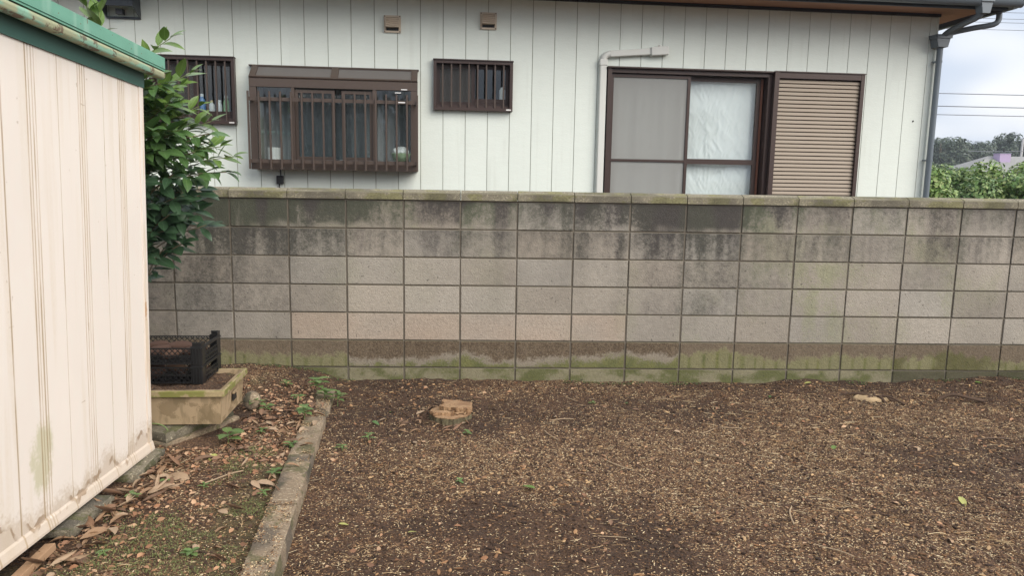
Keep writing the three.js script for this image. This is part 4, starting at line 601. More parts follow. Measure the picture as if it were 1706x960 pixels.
// ------------------------------------------------------------------ stumps
{
  const st = thing('tree_stump', 'freshly sawn low tree stump with a stepped orange cut', 'stump', [1.575, gh(1.575, 0.87) - 0.026, 0.87]);
  const rad = (a) => 0.13 * (1 + 0.16 * (fbm(Math.cos(a) * 1.5 + 4, Math.sin(a) * 1.5 + 4, 3) - 0.5) + 0.04 * Math.sin(a * 9 + 1) * vn(a * 2, 3));
  const cutT = tex(512, 512, (u, v) => { const x = u - 0.5, y = v - 0.5, r = Math.hypot(x, y), n = fbm(u * 9, v * 9, 4), ring = vn(r * 130 + n * 4, 2), saw = vn(u * 9 + v * 30, v * 240 - u * 60); let c = mix3([0.40, 0.26, 0.145], [0.25, 0.145, 0.075], 0.5 * ring + 0.5 * saw); c = c.map((q) => q * (0.78 + 0.4 * n)); c = mix3(c, [0.22, 0.12, 0.06], 0.75 * sst(0.5, 0.66, fbm(u * 6 + 9, v * 14, 4))); if (vn(u * 90, v * 90) > 0.84) c = mix3(c, [0.07, 0.04, 0.025], 0.8); return c; }, { rep: [3.4, 3.4] });
  M.cut = std({ map: cutT, roughness: 0.9, bumpMap: fineBump, bumpScale: 0.004 });
  const barkT = tex(512, 256, (u, v) => { const s = vn(u * 70, v * 4), g = vn(u * 256, v * 128), n = fbm(u * 12, v * 8, 4); return mix3([0.05, 0.035, 0.022], [0.24, 0.205, 0.12], clamp(0.8 * s + 0.5 * (g - 0.5))).map((q, k) => q * (0.75 + 0.5 * n) * (k === 1 ? 1.03 : 1)); });
  M.stumpBark = std({ map: barkT, roughness: 0.97, bumpMap: barkT, bumpScale: 0.006 });
  const rings = [], idx = [], uvs = [], N = 72, ys = [-0.05, 0.0, 0.012, 0.024, 0.038, 0.05, 0.06]; ys.forEach((y, j) => { for (let i = 0; i <= N; i++) { const a = i / N * Math.PI * 2, r = rad(a) * (1 + 0.10 * (vn(a * 14, y * 30) - 0.5) + 0.25 * Math.max(0, 0.02 - y) * 10 * (0.4 + vn(a * 3, 1))); rings.push(Math.cos(a) * r, y, Math.sin(a) * r); uvs.push(i / N, y * 3); if (i && j) { const o = j * (N + 1) + i; idx.push(o - N - 2, o - 1, o, o - N - 2, o, o - N - 1); } } });
  const bg = new THREE.BufferGeometry(); bg.setAttribute('position', new THREE.Float32BufferAttribute(rings, 3)); bg.setAttribute('uv', new THREE.Float32BufferAttribute(uvs, 2)); bg.setIndex(idx); bg.computeVertexNormals(); mesh('bark', bg, M.stumpBark, st);
  const face = (fn, h, y, jag) => { const pts = []; for (let i = 0; i < 60; i++) { const a = i / 60 * Math.PI * 2; let x = Math.cos(a) * rad(a) * 0.985, z = Math.sin(a) * rad(a) * 0.985; [x, z] = fn(x, z, a); pts.push([x + jag * (vn(i * 1.3, 4) - 0.5), -z + jag * (vn(i * 1.3, 9) - 0.5)]); } return poly(pts, h, [[1, 0, 0], [0, 0, -1], [0, 1, 0]]).translate(0, y, 0); };
  const rough = (g, amp) => { const p = g.attributes.position; for (let i = 0; i < p.count; i++) if (p.getY(i) > 0.0605) p.setY(i, p.getY(i) + amp * (fbm(p.getX(i) * 30, p.getZ(i) * 30, 3) - 0.5)); g.computeVertexNormals(); return puv(g); };
  mesh('cut_face', [rough(face((x, z) => [x, z], 0.006, 0.056, 0.0), 0.008)], M.cut, st);
  mesh('upper_cut', [rough(face((x, z) => [Math.max(x * 0.98 + 0.006, -0.075 + 0.03 * vn(z * 40, 6)), Math.min(z, 0.012 + 0.05 * (fbm(x * 24, 3, 3) - 0.5) + x * 0.15)], 0.036, 0.063, 0.014), 0.026)], M.cut, st);
  mesh('side_cut', [rough(face((x, z) => [Math.min(x, -0.005 + 0.03 * vn(z * 60, 2)), clamp(z, 0.022 + 0.012 * vn(x * 60, 3), 0.075)], 0.016, 0.063, 0.014), 0.02)], M.cut, st);
  const R = rng(8); for (let i = 0; i < 6; i++) { const s = mesh('splinter', [rbx(-0.004, 0.004, -0.003, 0.003, -0.02 - R() * 0.02, 0.03, 0.001)], M.cut, st); s.position.set((R() - 0.3) * 0.16, 0.07, 0.03 + R() * 0.05); s.rotation.set(R() * 0.4 - 0.1, R() * 3, R()); }
  M.root = std({ c: [0.075, 0.045, 0.028], roughness: 0.95, bumpMap: fineBump, bumpScale: 0.003 });
  // rotten remains of a smaller stump near the wall on the right
  const s2 = thing('broken_stump', 'small rotten pale stump remnant with dark roots near the wall', 'stump', [4.43, gh(4.43, 0.45) - 0.01, 0.45]);
  { const g = new THREE.IcosahedronGeometry(0.085, 5), p = g.attributes.position; for (let i = 0; i < p.count; i++) { const v = V(p.getX(i), p.getY(i), p.getZ(i)), k = 0.85 + 0.4 * fbm(v.x * 26 + 2, v.z * 26 + v.y * 18, 4); p.setXYZ(i, v.x * k * 1.35 - 0.03, Math.min(v.y * k * 0.85, 0.020 + 0.02 * vn(v.x * 90, v.z * 90)), v.z * k * 0.8); } const m = mergeVertices(g); m.computeVertexNormals(); mesh('heartwood', puv(m.toNonIndexed()), std({ map: cutT, c: [1.2, 1.4, 1.5], roughness: 0.95 }), s2); }
  for (let i = 0; i < 7; i++) { const a = i * 0.95 + R(), L = 0.1 + R() * 0.14; mesh('root', [tube([[0, 0.02, 0], [Math.cos(a) * L * 0.4, 0.035 + R() * 0.015, Math.sin(a) * L * 0.35], [Math.cos(a) * L, 0.005, Math.sin(a) * L * 0.8]], 0.006 + R() * 0.005, 10, 6)], M.root, s2); }
  const s3 = tag(mesh('root_piece', [tube([[0, 0, 0], [0.1, 0.035, -0.01], [0.22, 0.02, 0.02], [0.34, -0.01, -0.02]], 0.011, 18, 7)], M.root), 'long bent root half buried right of the rotten stump', 'root'); s3.position.set(4.85, gh(4.95, 0.45) + 0.004, 0.48);
}

// ------------------------------------------------------------------ litter on the ground
const scatter = (name, geo, mat, n, place, label, cat) => { // uncountable ground cover
  const im = new THREE.InstancedMesh(geo, mat, n), m = new THREE.Matrix4(), c = new THREE.Color(); let k = 0, tries = 0;
  while (k < n && tries++ < n * 30) { const r = place(m, c); if (!r) continue; im.setMatrixAt(k, m); im.setColorAt(k, c); k++; }
  im.count = k; im.name = numbered(name); im.castShadow = im.receiveShadow = true; scene.add(im); return tag(im, label, cat, null, 'stuff');
};
const lie = (m, x, y, z, s, R, tilt = 0.5) => { const q = new THREE.Quaternion().setFromEuler(new THREE.Euler((R() - 0.5) * tilt, R() * 6.283, (R() - 0.5) * tilt)); m.compose(V(x, y, z), q, s); };
const freeSpot = (x, z) => !(x < 0.13 && z > 1.56) && !(x < 0.4 && z > 0.9 && z < 1.5) && Math.hypot(x - 1.575, z - 0.87) > 0.13 && !(x > KX(z) - 0.125 && x < KX(z) && z > 0.33);
{
  const R = rng(99), chip = new THREE.OctahedronGeometry(0.5, 0), mat = std({ c: [1, 1, 1], roughness: 0.92 });
  const area = () => [R() * 7.2 - 0.25, Math.pow(R(), 0.9) * 3.1 + 0.02];
  const pale = [[0.55, 0.40, 0.225], [0.43, 0.28, 0.145], [0.29, 0.165, 0.08], [0.21, 0.11, 0.052], [0.64, 0.51, 0.32]], dark = [[0.032, 0.016, 0.0095], [0.06, 0.031, 0.017], [0.10, 0.053, 0.028]];
  scatter('wood_chips', chip, mat, 165000, (m, c) => { const [x, z] = area(); const d = chipFar(x, z); if (!freeSpot(x, z) || R() > 0.3 + 0.7 * d || (x < KX(z) && R() > (z < 1.2 ? 1 : 0.85))) return; const L = 0.006 + R() * R() * 0.02, w = 0.0024 + R() * R() * 0.006; lie(m, x, gh(x, z) + 0.002, z, V(w, 0.0016 + R() * 0.002, L), R, 0.7); const q = R() < 0.44 + 0.27 * d ? pale[Math.floor(R() * 5)] : dark[Math.floor(R() * 3)], k = 0.7 + R() * 0.5; c.setRGB(q[0] * k, q[1] * k, q[2] * k); return 1; }, 'pale wood chips strewn over the bare soil', 'wood chips');
  scatter('wood_chips', chip, mat, 2600, (m, c) => { const z = 0.5 + R() * 2.6, t = R(), x = KX(z) - 0.012 - t * 0.11; if (fbm(x * 9, z * 6, 3) < 0.42 + 0.1 * R()) return; const L = 0.005 + R() * R() * 0.016; lie(m, x, 0.063 + 0.002 + (z < 1.0 ? -0.02 : 0) , z, V(0.002 + R() * 0.005, 0.002, L), R, 0.4); const q = R() < 0.6 ? pale[Math.floor(R() * 5)] : dark[Math.floor(R() * 3)]; c.setRGB(...q); return 1; }, 'chips and soil crumbs lying on the kerb top', 'wood chips');
  scatter('bark_pieces', new THREE.DodecahedronGeometry(0.5, 0), mat, 3400, (m, c) => { const [x, z] = area(); if (!freeSpot(x, z) || x < KX(z) || R() > 2.2 * Math.max(0.06, fbm(x * 1.9 + 60, z * 2.2, 4) - 0.3)) return; const L = 0.014 + R() * R() * 0.036; lie(m, x, gh(x, z) + 0.004, z, V(L * (0.25 + R() * 0.3), 0.004 + R() * 0.006, L), R, 0.6); const q = R() < 0.4 ? pale[1 + Math.floor(R() * 3)] : dark[Math.floor(R() * 3)], k = 0.7 + R() * 0.5; c.setRGB(q[0] * k, q[1] * k, q[2] * k); return 1; }, 'larger flakes of bark lying in drifts on the soil', 'bark');
  scatter('soil_crumbs', new THREE.DodecahedronGeometry(0.5, 0), mat, 26000, (m, c) => { const [x, z] = area(); if (!freeSpot(x, z)) return; const s = 0.004 + R() * R() * 0.016; lie(m, x, gh(x, z) + s * 0.2, z, V(s, s * 0.7, s * (0.8 + R() * 0.5)), R, 3); const k = 0.5 + R() * 0.8; c.setRGB(0.06 * k, 0.034 * k, 0.021 * k); return 1; }, 'dark crumbs of soil between the chips', 'soil');
  const straw = tube([[0, 0, -0.5], [0.05, 0.02, -0.1], [0.05, 0.03, 0.2], [-0.02, 0, 0.5]], 0.016, 5, 4);
  scatter('straw', straw, mat, 11000, (m, c) => { const [x, z] = area(); if (!freeSpot(x, z) || R() > 1.6 * Math.max(0.08, fbm(x * 2.3 + 30, z * 2.8, 3) - 0.25)) return; const L = 0.018 + R() * R() * (x > 3 ? 0.08 : 0.05); lie(m, x, gh(x, z) + 0.005, z, V(L, L, L), R, 0.35); const q = R() < 0.7 ? pale[Math.floor(R() * 5)] : dark[2], k = 0.65 + R() * 0.5; c.setRGB(q[0] * k, q[1] * k, q[2] * k); return 1; }, 'thin straws and root hairs lying on the soil', 'straw');
  // fragments of brown leaves, mostly on the strip beside the shed
  const frag = leafGeo(0.035, 0.02, { bend: 0.5, fold: 0.3, n: 3 });
  scatter('leaf_litter', frag, std({ c: [1, 1, 1], roughness: 0.85, side: THREE.DoubleSide }), 2300, (m, c) => { let x, z; if (R() < 0.6) { z = 0.35 + R() * 2.6; x = 0.1 + R() * (KX(z) - 0.1); const e = Math.exp(-((x - 0.3) ** 2 / 0.02)) * (z > 1.5 ? 1 : 0) + (z < 1.75 && x > 0.35 ? 0.9 : 0.12); if (R() > e) return; } else { [x, z] = area(); if (x < KX(z) || R() > 1.5 * Math.max(0.1, fbm(x * 1.5 + 9, z * 2 + 3, 3) - 0.25)) return; } if (!freeSpot(x, z)) return; const s = 0.4 + R() * 0.75; lie(m, x, gh(x, z) + 0.006, z, V(s, s, s), R, 1.1); const q = [[0.34, 0.19, 0.105], [0.27, 0.135, 0.07], [0.42, 0.27, 0.165], [0.19, 0.10, 0.058]][Math.floor(R() * 4)], k = 0.75 + R() * 0.5; c.setRGB(q[0] * k, q[1] * k, q[2] * k); return 1; }, 'crumbled brown leaf litter beside the kerb', 'leaf litter');
  // moss and fine grass in the near left corner
  const tuft = mergeGeometries([0, 1, 2].map((i) => leafGeo(1, 0.25, { bend: 0.5, fold: 0.2, n: 2 }).rotateX(-1.0 - 0.2 * i).rotateY(i * 2.1)));
  scatter('moss', tuft, std({ c: [1, 1, 1], roughness: 0.9, side: THREE.DoubleSide }), 7000, (m, c) => { const z = 1.5 + R() * 1.6, x = 0.1 + R() * (KX(z) - 0.22); const d = fbm(x * 5 + 50, z * 5, 4) + 0.22 * sst(1.9, 2.7, z) + 0.1 * Math.exp(-((x - 0.42) ** 2) / 0.02); if (d < 0.64 || R() > (d - 0.62) * 6) return; const s = 0.004 + R() * 0.008; lie(m, x, gh(x, z) + 0.001, z, V(s, s, s), R, 0.5); const k = 0.7 + R() * 0.6; c.setRGB(0.17 * k, 0.195 * k, 0.075 * k); return 1; }, 'low green moss in the near left corner beside the shed', 'moss');
  scatter('moss', tuft, std({ c: [1, 1, 1], roughness: 0.9, side: THREE.DoubleSide }), 500, (m, c) => { const z = 0.03 + R() * 0.05, x = R() * 6.6; if (vn(x * 4, 3) < 0.6) return; const s = 0.006 + R() * 0.014; lie(m, x, gh(x, z) + 0.001, z, V(s, s, s), R, 0.5); const k = 0.6 + R() * 0.6; c.setRGB(0.10 * k, 0.14 * k, 0.05 * k); return 1; }, 'thin moss at the foot of the block wall', 'moss');

  // whole fallen leaves, one by one
  const dg = [leafGeo(0.1, 0.03, { bend: 0.5, fold: 0.5, curl: 0.6 }), leafGeo(0.1, 0.028, { bend: -0.6, fold: 0.7, curl: 0.5, twist: 0.5 }), leafGeo(0.1, 0.04, { bend: 0.25, fold: 0.25, curl: 0.3, twist: -0.4 }), leafGeo(0.08, 0.034, { bend: 0.9, fold: 0.3, curl: 0.8 })];
  const dm = [[[0.27, 0.165, 0.092], [0.33, 0.22, 0.14]], [[0.15, 0.086, 0.05], [0.22, 0.14, 0.09]], [[0.36, 0.255, 0.165], [0.42, 0.31, 0.215]], [[0.22, 0.124, 0.072], [0.3, 0.19, 0.12]]].map(([a, b]) => leafMat(a, b, { r: 0.7, t: 0.12 }));
  const put = (name, x, z, g, mt, s, tl, label, cat, group) => { if (typeof mt === 'number') { label = label.replace('brown', ['orange brown', 'dark brown', 'pale tan', 'reddish brown'][mt]); group += ', ' + ['orange', 'dark', 'pale', 'reddish'][mt]; mt = dm[mt]; } const o = mesh(name, g, mt); o.position.set(x, gh(x, z) + 0.009 + R() * 0.007 + (x > KX(z) - 0.13 && x < KX(z) ? 0.04 : 0), z); o.rotation.set((R() - 0.5) * tl, R() * 6.28, (R() - 0.5) * tl); o.scale.setScalar(s); return tag(o, label, cat, group); };
  let n = 0; while (n < 110) { const z = 1.62 + Math.pow(R(), 0.8) * 1.15, x = 0.17 + Math.abs(R() + R() - 1) * 0.28; if (x > 0.17 + 0.3 * (1 - (z - 1.6) / 1.6)) continue; put('dead_leaf', x, z, dg[n % 4], Math.floor(R() * 4), 0.8 + R() * 0.5, 0.9, 'curled brown fallen leaf drifted along the base of the shed', 'leaf', 'brown leaves along the shed'); n++; }
  n = 0; while (n < 80) { const z = 0.62 + R() * 1.25, x = 0.4 + R() * (KX(z) - 0.46); if (R() > 0.35 + 0.65 * Math.exp(-((z - 1.32) ** 2) / 0.12)) continue; put('dead_leaf', x, z, dg[n % 4], Math.floor(R() * 4), 0.5 + R() * 0.4, 0.9, 'brown fallen leaf on the strip between planter box and kerb', 'leaf', 'brown leaves between planter and kerb'); n++; }
  for (let i = 0; i < 16; i++) { const z = 1.8 + R() * 1.0; put('dead_leaf', 0.62 + R() * 0.22, z, dg[i % 4], i % 4, 0.7 + R() * 0.4, 0.8, 'brown fallen leaf against the near stretch of the kerb', 'leaf', 'brown leaves by the near kerb'); }
  for (let i = 0; i < 8; i++) { const z = 0.6 + R() * 1.6; put('dead_leaf', KX(z) - 0.03 - R() * 0.07, z, dg[i % 4], i % 4, 0.55 + R() * 0.4, 0.4, 'brown fallen leaf lying on top of the kerb', 'leaf', 'brown leaves on the kerb'); }
  for (let i = 0; i < 46; i++) { const a = R() * 6.28, d = 0.15 + R() * R() * R() * 0.9; const x = clamp(1.5 + Math.cos(a) * d, KX(1) + 0.04, 9), z = clamp(0.9 + Math.sin(a) * d * 0.9, 0.1, 2.8); if (!freeSpot(x, z)) continue; put('dead_leaf', x, z, dg[i % 4], (i * 3) % 4, 0.5 + R() * 0.45, 0.7, 'brown fallen leaf on the soil around the sawn stump', 'leaf', 'brown leaves around the stump'); }
  for (let i = 0; i < 26; i++) { const x = 2.2 + R() * 4, z = 0.12 + R() * 2.4; put('dead_leaf', x, z, dg[i % 4], (i * 3 + 1) % 4, 0.35 + R() * 0.4, 0.6, 'small brown fallen leaf out on the open soil', 'leaf', 'brown leaves on open soil'); }
  // sticks
  const sm = [std({ c: [0.12, 0.08, 0.055], roughness: 0.95 }), std({ c: [0.34, 0.25, 0.16], roughness: 0.9 })];
  const sgs = [0, 1, 2].map((k) => tube([[0, 0, -0.5], [0.03 * (k - 1), 0.01, -0.15], [0.02, 0.015, 0.2], [-0.03 * k, 0, 0.5]], 0.012 + 0.004 * k, 8, 5));
  for (let i = 0; i < 44; i++) { const x = 2.0 + R() * 3.8, z = 0.15 + R() * 2.6, o = mesh('stick', sgs[i % 3], sm[i % 3 ? 1 : 0]); o.position.set(x, gh(x, z) + 0.006, z); o.rotation.y = R() * 6.28; o.scale.setScalar(0.08 + R() * 0.12); tag(o, i % 3 ? 'thin pale dry stick lying on the open chip strewn soil' : 'thin dark brown stick lying on the open chip strewn soil', 'stick', i % 3 ? 'pale sticks on open soil' : 'dark sticks on open soil'); }
  { const o = mesh('stick', sgs[1], sm[1]); o.position.set(0.555, gh(0.555, 1.9) + 0.012, 1.9); o.rotation.y = 2.45; o.scale.setScalar(0.2); tag(o, 'long dry twig lying alone on the mossy strip beside the shed', 'stick'); }
  { const o = mesh('stick', sgs[2], sm[0]); o.position.set(4.75, gh(4.75, 1.2) + 0.008, 1.2); o.rotation.y = 1.6; o.scale.setScalar(0.2); tag(o, 'thick dark stick near the right edge of the soil', 'stick'); }

  // fresh green leaves fallen on the soil
  const gl = [leafGeo(0.075, 0.034, { bend: 0.3, fold: 0.2 }), leafGeo(0.06, 0.03, { bend: 0.5, fold: 0.35, twist: 0.3 })], gm = [M.leafY, M.leafM, leafMat([0.42, 0.42, 0.12], [0.5, 0.5, 0.25], { r: 0.5 })];
  for (const [x, z, k, s, lab] of [[3.72, 0.42, 1, 1.1, 'green fallen leaf on soil left of the rotten stump'], [2.02, 1.92, 0, 1.0, 'bright green leaf standing out on soil below the stump'], [4.0, 2.05, 2, 0.9, 'pale yellow green leaf on the right part of the soil'], [3.72, 1.38, 0, 0.8, 'light green leaf in the middle of the right soil'], [1.16, 2.28, 2, 0.6, 'small yellow leaf beside the near kerb'], [1.46, 2.36, 2, 0.6, 'yellow leaf on dark soil below the stump'], [2.72, 0.55, 1, 0.8, 'small dark green leaf right of the stump'], [1.12, 1.05, 1, 1.0, 'dark green leaf between kerb and stump'], [1.2, 0.8, 0, 0.8, 'pale green leaf left of the stump'], [5.35, 0.12, 0, 0.8, 'green leaf at the foot of the wall on the right'], [4.15, 0.1, 2, 0.8, 'yellow green leaf at the foot of the wall above the rotten stump'], [0.42, 1.62, 2, 1.2, 'yellow green leaf among brown leaves by the planter']]) put('green_leaf', x, z, gl[k % 2], gm[k], s, 0.5, lab, 'leaf');

  // seedlings and weeds
  const stemM = std({ c: [0.16, 0.24, 0.08], roughness: 0.7 });
  const wl = [leafGeo(0.06, 0.034, { bend: 0.4, fold: 0.2 }), leafGeo(0.05, 0.02, { bend: 0.5, fold: 0.25 })], wm = [leafMat([0.15, 0.25, 0.065], [0.27, 0.38, 0.15], { t: 0.35, r: 0.5 }), leafMat([0.105, 0.185, 0.05], [0.22, 0.32, 0.12], { t: 0.3, r: 0.5 })];
  function weed(x, z, h, n, s, k, label) {
    const w = thing('weed', label, 'plant', [x, gh(x, z) - 0.004 + (x > KX(z) - 0.13 && x < KX(z) ? 0.035 : 0), z]); const lean = V((R() - 0.5) * 0.4, 1, (R() - 0.5) * 0.3 + 0.1).multiplyScalar(h);
    mesh('stem', [tube([[0, 0, 0], [lean.x * 0.3, h * 0.5, lean.z * 0.4], [lean.x, h, lean.z]], 0.0022, 8, 5)], stemM, w);
    for (let i = 0; i < n; i++) { const t = 0.45 + 0.55 * i / n, a = i * 2.4 + R(), m = mesh('leaf', wl[k], wm[(i + k) % 2], w), d = V(Math.cos(a), 0.25, Math.sin(a)); const mm = basis(d, V(0, 1, 0)); const sc = s * (0.7 + R() * 0.5); mm.scale(V(sc, sc, sc)).setPosition(lean.x * t * t, h * t, lean.z * t * t); mm.decompose(m.position, m.quaternion, m.scale); }
  }
  weed(0.425, 1.44, 0.085, 6, 1.35, 0, 'broad leaved green seedling in front of the planter box corner');
  weed(0.405, 0.86, 0.075, 9, 1.0, 0, 'bushy green weed behind the planter box'); weed(0.47, 0.9, 0.05, 6, 0.9, 0, 'smaller weed just right of the bushy one behind the planter');
  weed(0.47, 0.42, 0.05, 5, 0.8, 0, 'tiny weed near the wall behind the planter'); weed(0.70, 0.56, 0.09, 11, 1.25, 0, 'leafy weed at the far end of the strip left of the kerb'); weed(0.76, 0.62, 0.07, 9, 1.15, 0, 'low leafy weed touching the kerb far end');
  weed(0.845, 0.64, 0.11, 10, 1.2, 1, 'upright weed growing at the right of the kerb far end'); weed(0.74, 1.08, 0.085, 9, 1.15, 0, 'green weed by the kerb level with the sawn stump'); weed(0.72, 1.02, 0.045, 5, 0.8, 0, 'little weed beside the weed at the middle of the kerb');
  weed(0.76, 1.5, 0.045, 7, 0.75, 0, 'small round leaved weed along the left of the kerb'); weed(0.78, 1.84, 0.04, 6, 0.65, 0, 'small weed against the kerb midway to the camera');
  weed(1.02, 1.42, 0.04, 6, 0.8, 1, 'flat green weed on soil right of the kerb'); weed(1.14, 1.3, 0.06, 6, 0.9, 1, 'narrow leaved weed on soil right of the kerb'); weed(1.66, 1.86, 0.02, 5, 0.5, 0, 'tiny green sprout on open soil below the stump'); weed(1.68, 1.15, 0.03, 5, 0.6, 0, 'small green sprout just in front of the sawn stump'); weed(2.5, 0.5, 0.02, 4, 0.5, 0, 'tiny green sprout right of the stump near the wall'); weed(0.25, 2.14, 0.04, 9, 0.55, 0, 'dark weed sprouting beside the near shed slab'); weed(0.68, 2.62, 0.03, 6, 0.7, 0, 'green weed at the near end of the strip by the kerb'); weed(0.5, 2.0, 0.03, 5, 0.6, 1, 'short grassy weed on the mossy strip');
  weed(0.62, 0.72, 0.05, 7, 0.9, 0, 'small weed on pale chips left of the kerb far end'); weed(0.55, 1.28, 0.035, 6, 0.7, 1, 'narrow weed among brown leaves midway between planter and kerb'); weed(0.8, 2.1, 0.035, 6, 0.7, 1, 'thin weed leaning on the near kerb'); weed(0.3, 1.95, 0.03, 7, 0.5, 0, 'tiny weed between the two mossy shed slabs'); weed(0.36, 2.62, 0.03, 7, 0.6, 1, 'grassy weed in the near left moss');
  { const g = thing('grass_blade', 'single arching grass blade in front of the planter box', 'grass', [0.13, 0.1, 1.45]); const m = mesh('blade', [tube([[0, 0, 0], [-0.03, 0.045, 0], [-0.09, 0.06, 0], [-0.15, 0.05, 0.01]], 0.003, 12, 5)], stemM, g); m.scale.set(1, 1, 1); }
}

// ------------------------------------------------------------------ far background
function leafCloud(lobes, n, size, seed, cols) { // foliage of many small leaf faces spread through lobes [x, y, z, rx, ry, rz]
  const R = rng(seed), p = [], nr = [], uv = [], col = [], vol = lobes.map((l) => Math.cbrt(l[3] * l[4] * l[5]) ** 2), tot = vol.reduce((a, b) => a + b, 0);
  for (let i = 0; i < n; i++) {
    let t = R() * tot, k = 0; while (t > vol[k] && k < lobes.length - 1) { t -= vol[k]; k++; } const l = lobes[k];
    const a = R() * 6.283, c = R() * 2 - 1, s = Math.sqrt(1 - c * c), r = 0.6 + 0.45 * Math.pow(R(), 0.7), o = V(l[0] + l[3] * r * s * Math.cos(a), l[1] + l[4] * r * c, l[2] + l[5] * r * s * Math.sin(a));
    const nn = V(s * Math.cos(a) + (R() - 0.5) * 1.4, c + 0.5 + (R() - 0.5) * 1.2, s * Math.sin(a) + (R() - 0.5) * 1.4).normalize(), x = new THREE.Vector3().crossVectors(nn, V(R() - 0.5, R() - 0.5, R() - 0.5)).normalize(), y = new THREE.Vector3().crossVectors(nn, x), w = size * (0.6 + R() * 0.8), h = w * 0.55;
    const q = [o.clone().addScaledVector(x, -w / 2), o.clone().addScaledVector(y, -h / 2), o.clone().addScaledVector(x, w / 2).addScaledVector(nn, -w * 0.12), o.clone().addScaledVector(y, h / 2)];
    const cc = cols[Math.floor(R() * cols.length)], f = 0.75 + R() * 0.5;
    for (const j of [0, 1, 2, 0, 2, 3]) { p.push(q[j].x, q[j].y, q[j].z); nr.push(nn.x, nn.y, nn.z); uv.push(0, 0); col.push(cc[0] * f, cc[1] * f, cc[2] * f); }
  }
  const g = new THREE.BufferGeometry(); g.setAttribute('position', new THREE.Float32BufferAttribute(p, 3)); g.setAttribute('normal', new THREE.Float32BufferAttribute(nr, 3)); g.setAttribute('uv', new THREE.Float32BufferAttribute(uv, 2)); g.setAttribute('color', new THREE.Float32BufferAttribute(col, 3)); return g;
}
M.foliage = std({ phys: 1, c: [1, 1, 1], vertexColors: true, roughness: 0.6, transmission: 0.3, thickness: 0, side: THREE.DoubleSide });
function tree(name, label, cat, x, z, h, r, n, size, seed, cols, group, conifer) {
  const t = thing(name, label, cat, [x, 0, z], 0, group), R = rng(seed + 5), lobes = [];
  mesh('trunk', [puv(new THREE.CylinderGeometry(h * 0.012, h * 0.03, h * 0.8, 8).translate(0, h * 0.4, 0))], M.bark, t);
  if (conifer) for (let i = 0; i < 8; i++) { const f = i / 8; for (let j = 0; j < 3; j++) { const a = R() * 6.28, d = r * (1 - f) * 0.5; lobes.push([Math.cos(a) * d, h * (0.25 + 0.7 * f), Math.sin(a) * d, r * (1 - f) * 0.5 + 0.15, h * 0.07, r * (1 - f) * 0.5 + 0.15]); } }
  else for (let i = 0; i < 16; i++) { const a = R() * 6.28, u = R(), d = r * 0.68 * Math.sqrt(R()), yy = h * (0.3 + 0.55 * u); lobes.push([Math.cos(a) * d * Math.sin(Math.PI * (0.2 + 0.65 * u)) * 1.1, yy, Math.sin(a) * d, r * (0.28 + R() * 0.2), h * (0.09 + R() * 0.07), r * (0.28 + R() * 0.2)]); }
  for (let i = 0; i < 5; i++) { const l = lobes[i * 3 % lobes.length]; mesh('limb', [tube([[0, h * 0.3, 0], [l[0] * 0.5, l[1] * 0.75 + h * 0.05, l[2] * 0.5], [l[0], l[1], l[2]]], h * 0.007, 8, 5)], M.bark, t); }
  mesh('crown', leafCloud(lobes, n, size, seed, cols), M.foliage, t); return t;
}
